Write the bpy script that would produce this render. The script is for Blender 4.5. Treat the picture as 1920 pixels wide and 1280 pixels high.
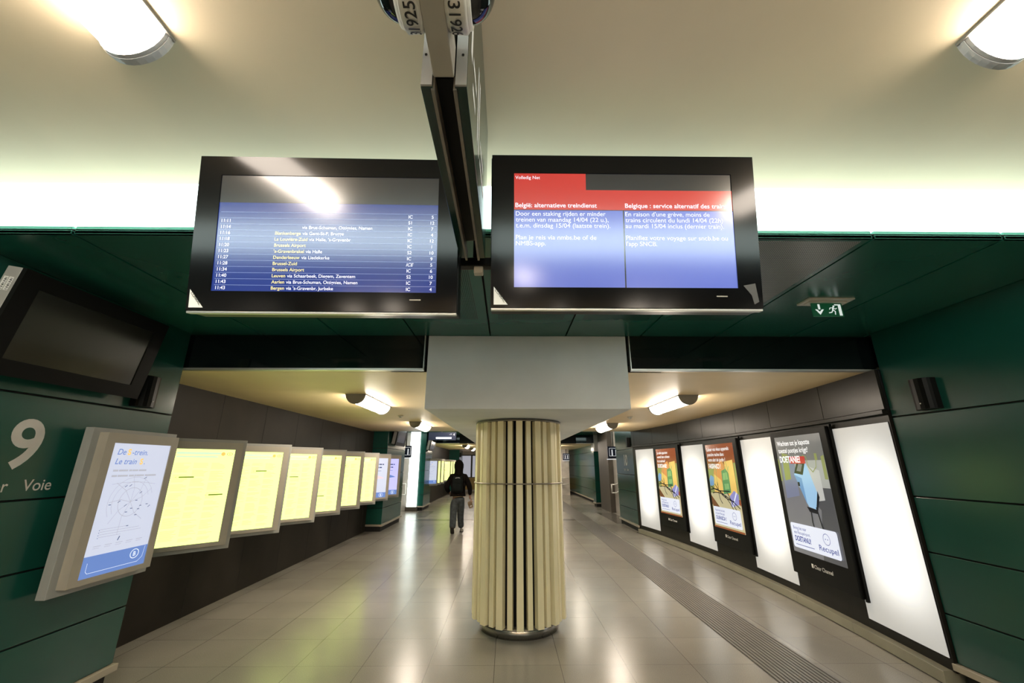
import bpy, bmesh, math, random
from mathutils import Vector, Matrix

for o in list(bpy.data.objects):
    bpy.data.objects.remove(o)
SC = bpy.context.scene
COL = SC.collection
random.seed(7)
PI = math.pi
sin, cos, rad = math.sin, math.cos, math.radians

# ------------------------------------------------------------------ camera, world, exposure
cam = bpy.data.cameras.new('camera')
cam.sensor_width = 36.0
cam.lens = 36.0 * 763.5 / 1920.0
cam.clip_start = 0.05
camo = bpy.data.objects.new('camera', cam)
COL.objects.link(camo)
camo.location = (0, 0, 1.75)
camo.rotation_euler = (PI / 2 + 0.2939, 0, -0.0113)
SC.camera = camo
SC.view_settings.view_transform = 'Standard'
SC.view_settings.look = 'None'
SC.view_settings.gamma = 1
SC.view_settings.use_curve_mapping = False
SC.view_settings.exposure = 0.0
w = bpy.data.worlds.new('world')
SC.world = w
w.use_nodes = True
w.node_tree.nodes['Background'].inputs[0].default_value = (0.02, 0.02, 0.02, 1)
w.node_tree.nodes['Background'].inputs[1].default_value = 0.1
LAMP_E = 48.0      # ceiling lamps (mesh emitters)
STRIP_E = 3.0     # luminous strips above the soffits
PANEL_E = 0.80    # backlit wall panels
POSTER_E = 1.0

# ------------------------------------------------------------------ materials
def mat(name, col, rough=0.5, metal=0.0, spec=0.5, em=None, es=0.0, coat=0.0, noise=0.06, nscale=8.0, bump=0.0, bscale=60.0):
    m = bpy.data.materials.new(name)
    m.use_nodes = True
    nt = m.node_tree
    b = nt.nodes['Principled BSDF']
    b.inputs['Roughness'].default_value = rough
    b.inputs['Metallic'].default_value = metal
    b.inputs['Specular IOR Level'].default_value = spec
    b.inputs['Coat Weight'].default_value = coat
    b.inputs['Coat Roughness'].default_value = 0.06
    tc = nt.nodes.new('ShaderNodeTexCoord')
    n = nt.nodes.new('ShaderNodeTexNoise')
    n.inputs['Scale'].default_value = nscale
    n.inputs['Detail'].default_value = 4
    nt.links.new(tc.outputs['Object'], n.inputs['Vector'])
    r = nt.nodes.new('ShaderNodeValToRGB')
    c0 = [max(0, c * (1 - noise)) for c in col]
    c1 = [min(1, c * (1 + noise)) for c in col]
    r.color_ramp.elements[0].position = 0.3
    r.color_ramp.elements[1].position = 0.7
    r.color_ramp.elements[0].color = (*c0, 1)
    r.color_ramp.elements[1].color = (*c1, 1)
    nt.links.new(n.outputs['Fac'], r.inputs[0])
    nt.links.new(r.outputs[0], b.inputs['Base Color'])
    if em is not None:
        b.inputs['Emission Color'].default_value = (*em, 1)
        b.inputs['Emission Strength'].default_value = es
    if bump:
        n2 = nt.nodes.new('ShaderNodeTexNoise')
        n2.inputs['Scale'].default_value = bscale
        nt.links.new(tc.outputs['Object'], n2.inputs['Vector'])
        bp = nt.nodes.new('ShaderNodeBump')
        bp.inputs['Strength'].default_value = bump
        bp.inputs['Distance'].default_value = 0.002
        nt.links.new(n2.outputs['Fac'], bp.inputs['Height'])
        nt.links.new(bp.outputs[0], b.inputs['Normal'])
    return m

def emat(name, col, s=1.0, rough=0.3, spec=0.5, base=0.3):
    if rough == 0.2: rough, spec = 0.17, 1.0
    return mat(name, [c * base for c in col], rough, em=col, es=s, noise=0.02, spec=spec)

def math_node(nt, op, a, b=None, c=None):
    n = nt.nodes.new('ShaderNodeMath')
    n.operation = op
    for i, v in enumerate((a, b, c)):
        if v is None: continue
        if isinstance(v, (int, float)): n.inputs[i].default_value = v
        else: nt.links.new(v, n.inputs[i])
    return n.outputs[0]

def floor_material():
    m = mat('granite_tiles', (0.255, 0.238, 0.205), 0.25, noise=0.10, nscale=1.1)
    nt = m.node_tree
    b = nt.nodes['Principled BSDF']
    ramp = [n for n in nt.nodes if n.type == 'VALTORGB'][0]
    tc = [n for n in nt.nodes if n.type == 'TEX_COORD'][0]
    sp = nt.nodes.new('ShaderNodeSeparateXYZ')
    nt.links.new(tc.outputs['Object'], sp.inputs[0])
    d = []
    ids = []
    for k, off in ((0, 0.11), (1, -0.21)):
        s = math_node(nt, 'DIVIDE', math_node(nt, 'ADD', sp.outputs[k], off + 60.0), 0.6)
        f = math_node(nt, 'FRACT', s)
        ids.append(math_node(nt, 'FLOOR', s))
        e = math_node(nt, 'MINIMUM', f, math_node(nt, 'SUBTRACT', 1.0, f))
        d.append(math_node(nt, 'LESS_THAN', e, 0.0042 if k == 0 else 0.003))
    joint = math_node(nt, 'MAXIMUM', d[0], d[1])
    cmb = nt.nodes.new('ShaderNodeCombineXYZ')
    nt.links.new(ids[0], cmb.inputs[0]); nt.links.new(ids[1], cmb.inputs[1])
    wn = nt.nodes.new('ShaderNodeTexWhiteNoise')
    nt.links.new(cmb.outputs[0], wn.inputs['Vector'])
    fine = nt.nodes.new('ShaderNodeTexNoise')
    fine.inputs['Scale'].default_value = 160.0
    fine.inputs['Detail'].default_value = 2
    nt.links.new(tc.outputs['Object'], fine.inputs['Vector'])
    v = math_node(nt, 'ADD', math_node(nt, 'MULTIPLY', wn.outputs['Value'], 0.10), math_node(nt, 'MULTIPLY', fine.outputs['Fac'], 0.7))
    v = math_node(nt, 'ADD', v, 0.60)
    v = math_node(nt, 'MULTIPLY', v, math_node(nt, 'SUBTRACT', 1.0, math_node(nt, 'MULTIPLY', joint, 0.72)))
    mx = nt.nodes.new('ShaderNodeVectorMath'); mx.operation = 'SCALE'
    nt.links.new(ramp.outputs[0], mx.inputs[0])
    nt.links.new(v, mx.inputs['Scale'])
    nt.links.new(mx.outputs[0], b.inputs['Base Color'])
    rr = math_node(nt, 'ADD', 0.17, math_node(nt, 'MULTIPLY', fine.outputs['Fac'], 0.14))
    nt.links.new(rr, b.inputs['Roughness'])
    return m

def perforated_material(name, col, rough, pitch=0.014, metal=0.0):
    m = mat(name, col, rough, metal=metal, noise=0.05)
    nt = m.node_tree
    b = nt.nodes['Principled BSDF']
    ramp = [n for n in nt.nodes if n.type == 'VALTORGB'][0]
    tc = [n for n in nt.nodes if n.type == 'TEX_COORD'][0]
    sp = nt.nodes.new('ShaderNodeSeparateXYZ')
    nt.links.new(tc.outputs['Object'], sp.inputs[0])
    sq = []
    for k in (0, 1):
        f = math_node(nt, 'SUBTRACT', math_node(nt, 'FRACT', math_node(nt, 'DIVIDE', math_node(nt, 'ADD', sp.outputs[k], 50.0), pitch)), 0.5)
        sq.append(math_node(nt, 'MULTIPLY', f, f))
    hole = math_node(nt, 'LESS_THAN', math_node(nt, 'ADD', sq[0], sq[1]), 0.075)
    mx = nt.nodes.new('ShaderNodeVectorMath'); mx.operation = 'SCALE'
    nt.links.new(ramp.outputs[0], mx.inputs[0])
    nt.links.new(math_node(nt, 'SUBTRACT', 1.0, math_node(nt, 'MULTIPLY', hole, 0.92)), mx.inputs['Scale'])
    nt.links.new(mx.outputs[0], b.inputs['Base Color'])
    nt.links.new(math_node(nt, 'MULTIPLY', math_node(nt, 'SUBTRACT', 1.0, hole), 0.5), b.inputs['Specular IOR Level'])
    return m

def backlit_material(name, col, s_edge, s_mid, cx, cz, wx, wz):
    # translucent sheet lit by tubes behind it: brighter where the tubes stand
    m = mat(name, (0.3, 0.3, 0.29), 0.22, em=col, es=1.0, noise=0.02)
    nt = m.node_tree
    b = nt.nodes['Principled BSDF']
    tc = [n for n in nt.nodes if n.type == 'TEX_COORD'][0]
    sp = nt.nodes.new('ShaderNodeSeparateXYZ')
    nt.links.new(tc.outputs['Object'], sp.inputs[0])
    dx = math_node(nt, 'DIVIDE', math_node(nt, 'SUBTRACT', sp.outputs[0], cx), wx)
    dz = math_node(nt, 'DIVIDE', math_node(nt, 'SUBTRACT', sp.outputs[2], cz), wz)
    r2 = math_node(nt, 'ADD', math_node(nt, 'MULTIPLY', dx, dx), math_node(nt, 'MULTIPLY', math_node(nt, 'MULTIPLY', dz, dz), math_node(nt, 'MULTIPLY', dz, dz)))
    g = math_node(nt, 'EXPONENT', math_node(nt, 'MULTIPLY', r2, -1.0))
    e = math_node(nt, 'ADD', s_edge, math_node(nt, 'MULTIPLY', g, s_mid - s_edge))
    nt.links.new(e, b.inputs['Emission Strength'])
    return m

M = {}
M['floor'] = floor_material()
M['ceil'] = mat('cream_ceiling_paint', (0.74, 0.63, 0.44), 0.6, noise=0.04, nscale=1.5)
M['ceil_low'] = mat('cream_corridor_paint', (0.86, 0.68, 0.40), 0.45, noise=0.04, nscale=1.5)
M['beam'] = mat('light_grey_plaster', (0.78, 0.82, 0.86), 0.6, noise=0.05, nscale=2)
M['green'] = mat('dark_green_lacquer', (0.007, 0.062, 0.046), 0.20, noise=0.10, nscale=1.2)
M['green_soffit'] = mat('dark_green_soffit', (0.014, 0.105, 0.080), 0.24, noise=0.08, nscale=1.5)
M['green_lip_lit'] = mat('green_edge_lit', (0.16, 0.58, 0.48), 0.40, noise=0.05)  # soffit green made much paler: light falling on the lip is in the colour
M['perf'] = perforated_material('perforated_green_sheet', (0.020, 0.105, 0.085), 0.25)
M['perf_grey'] = perforated_material('perforated_grey_grille', (0.20, 0.225, 0.22), 0.3, pitch=0.013)
M['black_gap'] = mat('black_void', (0.004, 0.004, 0.004), 0.8)
M['fascia'] = mat('black_gloss_glass', (0.004, 0.007, 0.007), 0.07, spec=0.5, noise=0.0)
M['alu'] = mat('pale_metal_trim', (0.55, 0.55, 0.52), 0.35, metal=0.7)
M['dark_wall'] = mat('brown_grey_cladding', (0.019, 0.016, 0.012), 0.50, spec=0.10, noise=0.18, nscale=2.2)
M['dark_wall_r'] = mat('dark_grey_cladding', (0.014, 0.0125, 0.010), 0.30, spec=0.10, noise=0.15, nscale=2.2)
M['base'] = mat('olive_grey_plinth', (0.27, 0.255, 0.19), 0.35, metal=0.2, noise=0.1, nscale=3)
M['ledge'] = mat('beige_ledge', (0.36, 0.32, 0.25), 0.4)
M['marble'] = mat('grey_stone', (0.50, 0.46, 0.42), 0.4, noise=0.12, nscale=4)
M['taupe'] = mat('taupe_stone', (0.075, 0.062, 0.050), 0.5, noise=0.12, nscale=4)
M['strip'] = emat('luminous_strip', (0.80, 1.0, 0.98), STRIP_E, base=0.6)
M['strip_rear'] = emat('luminous_strip_rear', (0.84, 1.0, 0.96), 8.5, base=0.6)
M['lamp'] = emat('opal_diffuser', (1.0, 0.87, 0.72), LAMP_E, base=0.6)
M['lamp_hall'] = emat('opal_diffuser_hall', (1.0, 0.86, 0.72), LAMP_E * 0.74, base=0.6)
M['lamp_cap'] = mat('lamp_end_grey', (0.23, 0.22, 0.20), 0.4)
M['lamp_cap_light'] = mat('lamp_end_silver', (0.45, 0.45, 0.46), 0.35)
M['bezel'] = mat('black_bezel', (0.003, 0.003, 0.0035), 0.13, spec=0.24, noise=0.0)
M['bezel_matt'] = mat('black_plastic', (0.004, 0.004, 0.0035), 0.40, spec=0.12)
M['casing'] = mat('grey_casing', (0.33, 0.32, 0.30), 0.4)
M['off_screen'] = mat('switched_off_screen', (0.012, 0.012, 0.009), 0.16, noise=0.0)
M['scr_blue'] = emat('departure_blue', (0.006, 0.022, 0.17), 1.0, rough=0.20, base=0.5)
M['scr_line'] = emat('pale_blue_line', (0.35, 0.45, 0.75), 0.9, rough=0.2)
M['scr_white'] = emat('screen_white', (0.85, 0.88, 1.0), 1.0, rough=0.2)
M['scr_yellow'] = emat('screen_yellow', (0.85, 0.75, 0.32), 1.0, rough=0.2)
M['scr_red'] = emat('screen_red', (0.50, 0.025, 0.02), 1.0, rough=0.2)
M['scr_peri'] = emat('screen_periwinkle', (0.10, 0.135, 0.46), 1.0, rough=0.2, base=0.5)
M['scr_dark'] = emat('screen_dark', (0.012, 0.012, 0.014), 1.0, rough=0.2)
M['label_white'] = mat('white_label', (0.75, 0.75, 0.73), 0.5)
M['ink'] = mat('black_ink', (0.01, 0.01, 0.01), 0.5)
M['cam_white'] = mat('camera_white_plastic', (0.62, 0.61, 0.56), 0.35)
M['dome'] = mat('smoked_dome', (0.008, 0.008, 0.009), 0.04, spec=0.5, coat=0.2, noise=0.0)
M['arm'] = mat('grey_beige_channel', (0.36, 0.345, 0.30), 0.4)
M['sign_green'] = mat('very_dark_green_enamel', (0.002, 0.022, 0.016), 0.18, noise=0.05)
M['sign_edge'] = mat('sign_grey_edge', (0.33, 0.33, 0.33), 0.4)
M['rail_grey'] = mat('brushed_rail', (0.22, 0.20, 0.17), 0.4, metal=0.5)
M['cream_slat'] = mat('cream_slat', (0.82, 0.75, 0.50), 0.33, noise=0.03, nscale=3)
M['steel'] = mat('brushed_steel', (0.42, 0.41, 0.39), 0.22, metal=1.0)
M['steel_dull'] = mat('dull_steel_band', (0.30, 0.27, 0.23), 0.4, metal=0.8)
M['frame'] = mat('warm_grey_frame', (0.36, 0.33, 0.275), 0.38, noise=0.04)
M['backplate'] = mat('cool_grey_plate', (0.30, 0.305, 0.29), 0.42, noise=0.04)
M['p_yellow'] = emat('timetable_yellow', (0.80, 1.0, 0.26), POSTER_E * 1.9, base=0.25)
M['p_yellow_ink'] = emat('timetable_faint_ink', (0.72, 0.84, 0.22), POSTER_E * 1.25, base=0.25)
M['p_olive'] = emat('timetable_dark_bar', (0.14, 0.20, 0.02), POSTER_E)
M['p_teal'] = emat('timetable_header', (0.66, 1.0, 0.62), POSTER_E)
M['p_orange'] = emat('timetable_orange', (0.95, 0.60, 0.15), POSTER_E)
M['p_white'] = emat('poster_white', (0.56, 0.60, 0.74), POSTER_E, base=0.4)
M['p_lav'] = emat('poster_lavender', (0.50, 0.50, 0.88), POSTER_E, base=0.6)
M['p_grey'] = emat('poster_grey', (0.45, 0.46, 0.52), POSTER_E)
M['p_ink'] = emat('poster_ink', (0.06, 0.10, 0.22), 0.8)
M['p_pink'] = emat('poster_pink', (0.85, 0.62, 0.66), POSTER_E)
M['p_blue'] = emat('poster_blue', (0.13, 0.23, 0.55), POSTER_E)
M['p_bandwhite'] = emat('poster_white_mark', (0.75, 0.82, 0.95), POSTER_E)
M['letter_grey'] = mat('grey_lettering', (0.55, 0.53, 0.49), 0.5)
M['tactile'] = mat('ribbed_grey_strip', (0.085, 0.078, 0.068), 0.45)
M['tactile_rib'] = mat('ribs_pale', (0.20, 0.185, 0.165), 0.4)
M['inlay'] = mat('dark_floor_tile', (0.10, 0.092, 0.08), 0.25, noise=0.1)
M['exit_green'] = emat('exit_green', (0.004, 0.07, 0.025), 0.5)
M['exit_white'] = emat('exit_white', (0.75, 0.82, 0.78), 0.8)
M['exit_trim'] = mat('exit_cream_trim', (0.55, 0.53, 0.47), 0.4)
M['sign_navy'] = mat('navy_sign', (0.012, 0.016, 0.05), 0.35)
M['sign_white'] = emat('sign_white', (0.85, 0.87, 0.9), 0.7)
M['white_col'] = emat('white_light_column', (0.9, 1.0, 0.95), 3.2)
M['win'] = emat('frosted_pane', (0.42, 0.42, 0.48), 0.8)
M['win_frame'] = mat('dark_frame', (0.012, 0.010, 0.010), 0.4)
M['wood'] = mat('ochre_board', (0.36, 0.24, 0.07), 0.5)
M['rail_white'] = mat('white_metal_rail', (0.75, 0.73, 0.68), 0.25, metal=0.3)

# ------------------------------------------------------------------ mesh builder
_txt = {}
def text_geo(s, bold=0.0, shear=0.0):
    key = (s, bold, shear)
    if key in _txt: return _txt[key]
    cu = bpy.data.curves.new('t', 'FONT')
    cu.body = s
    cu.size = 1.0
    cu.resolution_u = 6
    cu.offset = bold
    cu.shear = shear
    ob = bpy.data.objects.new('t', cu)
    COL.objects.link(ob)
    dg = bpy.context.evaluated_depsgraph_get()
    dg.update()
    me = bpy.data.meshes.new_from_object(ob.evaluated_get(dg))
    vs = [(v.co.x, v.co.y) for v in me.vertices]
    fs = [tuple(p.vertices) for p in me.polygons]
    bpy.data.objects.remove(ob)
    bpy.data.curves.remove(cu)
    bpy.data.meshes.remove(me)
    _txt[key] = (vs, fs)
    return _txt[key]

class MB:
    def __init__(s):
        s.v = []; s.f = []; s.mi = []; s.sm = []
    def add(s, vs, fs, m=0, smooth=False, T=None):
        n = len(s.v)
        for p in vs:
            p = Vector(p)
            s.v.append(T @ p if T else p)
        for f in fs:
            s.f.append(tuple(i + n for i in f)); s.mi.append(m); s.sm.append(smooth)
        return s
    def box(s, x0, x1, y0, y1, z0, z1, m=0, T=None):
        vs = [(x, y, z) for z in (z0, z1) for y in (y0, y1) for x in (x0, x1)]
        return s.add(vs, [(0, 2, 3, 1), (4, 5, 7, 6), (0, 1, 5, 4), (2, 6, 7, 3), (0, 4, 6, 2), (1, 3, 7, 5)], m, T=T)
    def poly(s, pts, y, m=0):          # flat polygon given as (x, z), facing -Y
        return s.add([(p[0], y, p[1]) for p in pts], [tuple(range(len(pts)))], m)
    def rect(s, x0, x1, z0, z1, y, m=0):
        return s.poly([(x0, z0), (x1, z0), (x1, z1), (x0, z1)], y, m)
    def slab(s, pts, y0, y1, m=0):     # (x, z) outline with thickness
        n = len(pts)
        vs = [(p[0], y0, p[1]) for p in pts] + [(p[0], y1, p[1]) for p in pts]
        fs = [tuple(range(n)), tuple(range(2 * n - 1, n - 1, -1))]
        fs += [(i + n, (i + 1) % n + n, (i + 1) % n, i) for i in range(n)]
        return s.add(vs, fs, m)
    def ring(s, cx, cz, r0, r1, y, m=0, n=28, sx=1.0):
        vs = []
        for i in range(n):
            a = 2 * PI * i / n
            vs += [(cx + r0 * sx * cos(a), y, cz + r0 * sin(a)), (cx + r1 * sx * cos(a), y, cz + r1 * sin(a))]
        return s.add(vs, [(2 * i, 2 * i + 1, (2 * i + 3) % (2 * n), (2 * i + 2) % (2 * n)) for i in range(n)], m)
    def disc(s, cx, cz, r, y, m=0, n=24, sx=1.0):
        return s.poly([(cx + r * sx * cos(2 * PI * i / n), cz + r * sin(2 * PI * i / n)) for i in range(n)], y, m)
    def line(s, pts, wd, y, m=0):
        for a, b in zip(pts, pts[1:]):
            d = Vector((b[0] - a[0], b[1] - a[1]))
            if d.length < 1e-6: continue
            d.normalize(); n = Vector((-d.y, d.x)) * wd / 2; e = d * wd * 0.25
            s.poly([(a[0] - n.x - e.x, a[1] - n.y - e.y), (b[0] - n.x + e.x, b[1] - n.y + e.y), (b[0] + n.x + e.x, b[1] + n.y + e.y), (a[0] + n.x - e.x, a[1] + n.y - e.y)], y, m)
            y -= 0.00004
        return s
    def text(s, t, x, z, size, y, m=0, bold=0.0, shear=0.0, align='L', fit=None, xs=1.0, rot=0.0):
        vs, fs = text_geo(t, bold, shear)
        if not vs: return s
        k = size
        x0 = min(v[0] for v in vs); x1 = max(v[0] for v in vs)
        wd = (x1 - x0) * k
        if fit: xs = fit / wd
        off = {'L': 0, 'C': -wd * xs / 2, 'R': -wd * xs}[align]
        cr, sr = cos(rot), sin(rot)
        out = []
        for v in vs:
            px, pz = off + (v[0] - x0) * k * xs, v[1] * k
            out.append((x + px * cr - pz * sr, y, z + px * sr + pz * cr))
        return s.add(out, fs, m)
    def lathe(s, prof, n=32, m=0, T=None, smooth=True, a0=0, a1=2 * PI):
        full = abs(a1 - a0 - 2 * PI) < 1e-6
        c = n if full else n + 1
        vs = [(r * cos(a0 + (a1 - a0) * i / n), r * sin(a0 + (a1 - a0) * i / n), z) for r, z in prof for i in range(c)]
        fs = []
        for j in range(len(prof) - 1):
            for i in range(n):
                k = (i + 1) % c
                fs.append((j * c + i, j * c + k, (j + 1) * c + k, (j + 1) * c + i))
        return s.add(vs, fs, m, smooth, T)
    def tube(s, path, r, n=10, m=0, smooth=True, caps=True):
        path = [Vector(p) for p in path]
        rings = []
        up = Vector((0, 0, 1))
        for i, p in enumerate(path):
            d = (path[min(i + 1, len(path) - 1)] - path[max(i - 1, 0)]).normalized()
            a = d.cross(up)
            if a.length < 1e-3: a = d.cross(Vector((1, 0, 0)))
            a.normalize(); b = a.cross(d)
            rr = r[i] if isinstance(r, (list, tuple)) else r
            rings.append([p + (a * cos(2 * PI * k / n) + b * sin(2 * PI * k / n)) * rr for k in range(n)])
        vs = [v for g in rings for v in g]
        fs = [(i * n + k, i * n + (k + 1) % n, (i + 1) * n + (k + 1) % n, (i + 1) * n + k) for i in range(len(path) - 1) for k in range(n)]
        if caps:
            fs += [tuple(range(n - 1, -1, -1)), tuple((len(path) - 1) * n + k for k in range(n))]
        return s.add(vs, fs, m, smooth)
    def build(s, name, mats, parent=None, bevel=0.0, world=False, fix=False):
        if not isinstance(mats, (list, tuple)): mats = [mats]
        off = parent.location if (world and parent) else Vector((0, 0, 0))
        me = bpy.data.meshes.new(name)
        me.from_pydata([tuple(v - off) for v in s.v], [], s.f)
        for m in mats: me.materials.append(M[m] if isinstance(m, str) else m)
        for p, i, q in zip(me.polygons, s.mi, s.sm):
            p.material_index = i; p.use_smooth = q
        if fix:
            bm = bmesh.new(); bm.from_mesh(me)
            bmesh.ops.recalc_face_normals(bm, faces=bm.faces)
            bm.to_mesh(me); bm.free()
        me.update()
        o = bpy.data.objects.new(name, me)
        COL.objects.link(o)
        if parent: o.parent = parent
        if bevel:
            bv = o.modifiers.new('bevel', 'BEVEL')
            bv.width = bevel; bv.segments = 2; bv.limit_method = 'ANGLE'
        return o

def thing(name, label, cat, loc=(0, 0, 0), rz=0.0, rx=0.0, group=None):
    o = bpy.data.objects.new(name, None)
    o.empty_display_size = 0.1
    COL.objects.link(o)
    o.location = loc
    o.rotation_euler = (rx, 0, rz)
    o['label'] = label; o['category'] = cat
    if group: o['group'] = group
    return o
def tag(o, label, cat, group=None):
    o['label'] = label; o['category'] = cat
    if group: o['group'] = group
    return o
def struct(o):
    o['kind'] = 'structure'
    return o
def dup(root, loc, rz=None, label=None, group=None):
    r = root.copy(); COL.objects.link(r); r.location = loc
    if rz is not None: r.rotation_euler = (root.rotation_euler.x, 0, rz)
    if label: r['label'] = label
    if group: r['group'] = group
    for ch in list(root.children):
        c = ch.copy(); COL.objects.link(c); c.parent = r
        for g in list(ch.children):
            d = g.copy(); COL.objects.link(d); d.parent = c
    return r

# ------------------------------------------------------------------ the shell
def B(x0, x1, y0, y1, z0, z1): return MB().box(x0, x1, y0, y1, z0, z1)
ZL, ZS, ZU = 2.67, 3.037, 3.40        # corridor ceiling, green soffit, upper ceiling
YS, YF = 2.115, 4.05                  # luminous strip, black fascia
def arcx(Y): return 3.98 - 0.02 * (Y - 7.6) ** 2

struct(B(-9, 9, -7, 31, -0.1, 0).build('floor', 'floor'))
# dark inlaid tiles of the second hall
mb = MB()
mb.box(-3.2, 2.28, 14.45, 14.9, 0.0, 0.002)
mb.box(-3.45, -2.85, 15.3, 17.3, 0.0, 0.002)
mb.box(3.42, 4.02, 13.7, 16.7, 0.0, 0.002)
mb.box(1.1, 1.7, 13.3, 14.45, 0.0, 0.002)
struct(mb.build('trim_1', 'inlay'))

t = thing('tactile_strip', 'long dark ribbed guide strip set in the floor beside the right wall', 'floor strip', (2.555, 3, 0))
MB().box(2.285, 2.825, 1.5, 26.0, 0.0, 0.002).build('strip_bed', 'tactile', t, world=True)
mb = MB()
for k in range(14):
    x = 2.285 + 0.54 * (k + 0.5) / 14
    mb.box(x - 0.0095, x + 0.0095, 1.5, 14.4, 0.002, 0.007)
mb.build('rib', 'tactile_rib', t, world=True)

# ceilings
struct(B(-5.5, 5.5, -0.9, YS + 0.05, ZU, ZU + 0.1).build('ceiling', 'ceil'))
struct(B(-5.5, 5.5, YF + 0.06, 12.0, ZL, ZL + 0.06).build('ceiling', 'ceil_low'))
struct(B(-5.5, 5.5, 13.95, 16.95, ZU, ZU + 0.1).build('ceiling', 'ceil'))
struct(B(-5.5, 5.5, 18.96, 30.0, ZL, ZL + 0.06).build('ceiling', 'ceil_low'))
struct(B(-5.5, 5.5, -7.0, -2.83, ZL, ZL + 0.06).build('ceiling', 'ceil_low'))

# green soffits: panels with open joints, perforated insets
def soffit(y0, y1, lip_y, perf=True):
    seams = [-0.18 + 0.785 * k for k in range(-7, 8)]
    mb = MB()
    g = 0.008
    for a, b in zip(seams, seams[1:]):
        mb.box(a + g, b - g, y0, y1, ZS, ZS + 0.02)
    struct(mb.build('ceiling', 'green_soffit'))
    struct(B(-5.5, 5.5, y0, y1, ZS + 0.022, ZS + 0.03).build('ceiling', 'black_gap'))
    mb = MB()
    for a, b in zip(seams, seams[1:]):
        mb.box(a + g, b - g, min(lip_y, lip_y + 0.02), max(lip_y, lip_y + 0.02), ZS, ZS + 0.05)
    struct(mb.build('trim_2', 'green_lip_lit', bevel=0.004))
    if perf:
        mb = MB()
        for a, b in zip(seams, seams[1:]):
            if a > -1.8 and b < 2.3:
                mb.box(a + 0.09, b - 0.09, y0 + 0.07, y1 - 0.5, ZS - 0.0015, ZS + 0.001)
        struct(mb.build('ceiling', 'perf'))
        struct(B(1.425, 2.125, y0 + 0.03, 3.18, ZS - 0.004, ZS - 0.0016).build('ceiling', 'perf_grey'))
soffit(YS, YF, YS)
soffit(-2.83, -0.9, -0.92, False)
soffit(12.0, 13.95, 13.93, False)
soffit(16.95, 18.9, 16.95, False)

# luminous strips above the soffit edges (one box per length)
def strip(x0, x1, y, face, label, group, m='strip'):
    t = thing('light_strip', label, 'light strip', ((x0 + x1) / 2, y, ZS + 0.05), group=group)
    s = 1 if face < 0 else -1
    ys = sorted((y + 0.01 * s, y + 0.05 * s))
    MB().box(x0 + 0.004, x1 - 0.004, ys[0], ys[1], ZS + 0.05, ZU - 0.002).build('diffuser', m, t, world=True)
    ys = sorted((y + 0.05 * s, y + 0.07 * s))
    MB().box(x0, x1, ys[0], ys[1], ZS + 0.05, ZU).build('back_tray', 'alu', t, world=True)
    return t
G = 'glowing strips between ceiling and green soffit'
strip(-5.4, -1.55, YS + 0.01, -1, 'glowing white strip above the green soffit, left of both hanging screens', G)
strip(-1.55, 1.42, YS + 0.01, -1, 'glowing white strip above the green soffit, mostly behind the two hanging screens', G)
strip(1.42, 5.4, YS + 0.01, -1, 'glowing white strip above the green soffit, right of both hanging screens', G)
strip(-5.4, 5.4, -0.93, 1, 'glowing white strip behind the viewer, seen only as glare in the hanging screens', G, 'strip_rear')
strip(-5.4, 5.4, 13.92, 1, 'glowing white strip on the near side of the second hall', G)
strip(-5.4, 5.4, 16.97, -1, 'glowing white strip on the far side of the second hall', G)

# black glossy fascias with pale trims, and the beam on the column
def fascia(x0, x1, y, front=-1):
    ys = sorted((y, y - front * 0.05))
    struct(B(x0, x1, ys[0], ys[1], ZL + 0.018, ZS).build('trim_3', 'fascia'))
    yt = sorted((y + front * 0.004, y - front * 0.06))
    struct(B(x0, x1, yt[0], yt[1], ZL, ZL + 0.018).build('trim_4', 'alu'))
fascia(-3.3, -0.86, YF)
fascia(1.27, 3.8, YF)
fascia(-5.5, 5.5, 18.9)
fascia(-5.5, 5.5, 11.99, 1)
fascia(-5.5, 5.5, -2.83, 1)
struct(B(-0.86, -0.85, YF - 0.004, YF + 0.04, ZL, ZS).build('trim_5', 'alu'))
struct(B(1.26, 1.27, YF - 0.004, YF + 0.04, ZL, ZS).build('trim_5', 'alu'))
struct(B(-0.82, 1.23, YF, 12.0, 2.278, ZS).build('ceiling', 'beam', bevel=0.006))
struct(B(-1.2, 1.6, YF + 0.06, YF + 0.1, ZL, ZS + 0.1).build('trim_6', 'black_gap'))
# black centre section of the far fascia in the second hall
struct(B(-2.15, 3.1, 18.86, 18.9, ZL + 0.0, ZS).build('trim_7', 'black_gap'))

# green lacquered piers: stacked panels with open joints
JL = [0.18, 0.60, 1.06, 1.523, 2.21, ZS]
JR = [0.17, 0.537, 1.01, 1.473, 2.193, ZS]
def pier(side, x0, x1, y0, y1, J, tex=None):
    mb = MB()
    for a, b in zip(J, J[1:]):
        mb.box(x0, x1, y0, y1, a + 0.006, b - (0.006 if b < ZS else 0))
    struct(mb.build('wall_' + side, 'green', bevel=0.003))
    q = 0.02
    struct(B(x0 + q, x1 - q, y0 + q, y1 - q, 0, ZS).build('wall_' + side, 'black_gap'))
    sx0, sx1 = (x0, x1 + 0.035) if side == 'left' else (x0 - 0.035, x1)
    struct(B(sx0, sx1, y0 - 0.02, y1 + 0.02, J[0] - 0.05, J[0]).build('baseboard_' + side, 'ledge', bevel=0.003))
    bx0, bx1 = (x0, x1 - 0.05) if side == 'left' else (x0 + 0.05, x1)
    struct(B(bx0, bx1, y0 + 0.04, y1 - 0.04, 0, J[0] - 0.05).build('baseboard_' + side, 'taupe'))
pier('left', -4.6, -3.25, -3.0, 4.02, JL)
pier('left', -4.6, -3.46, 12.2, 14.3, JL)
pier('left', -4.0, -3.36, 17.45, 18.95, JL)
pier('left', -4.6, -3.05, 27.0, 29.0, JL)
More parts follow.
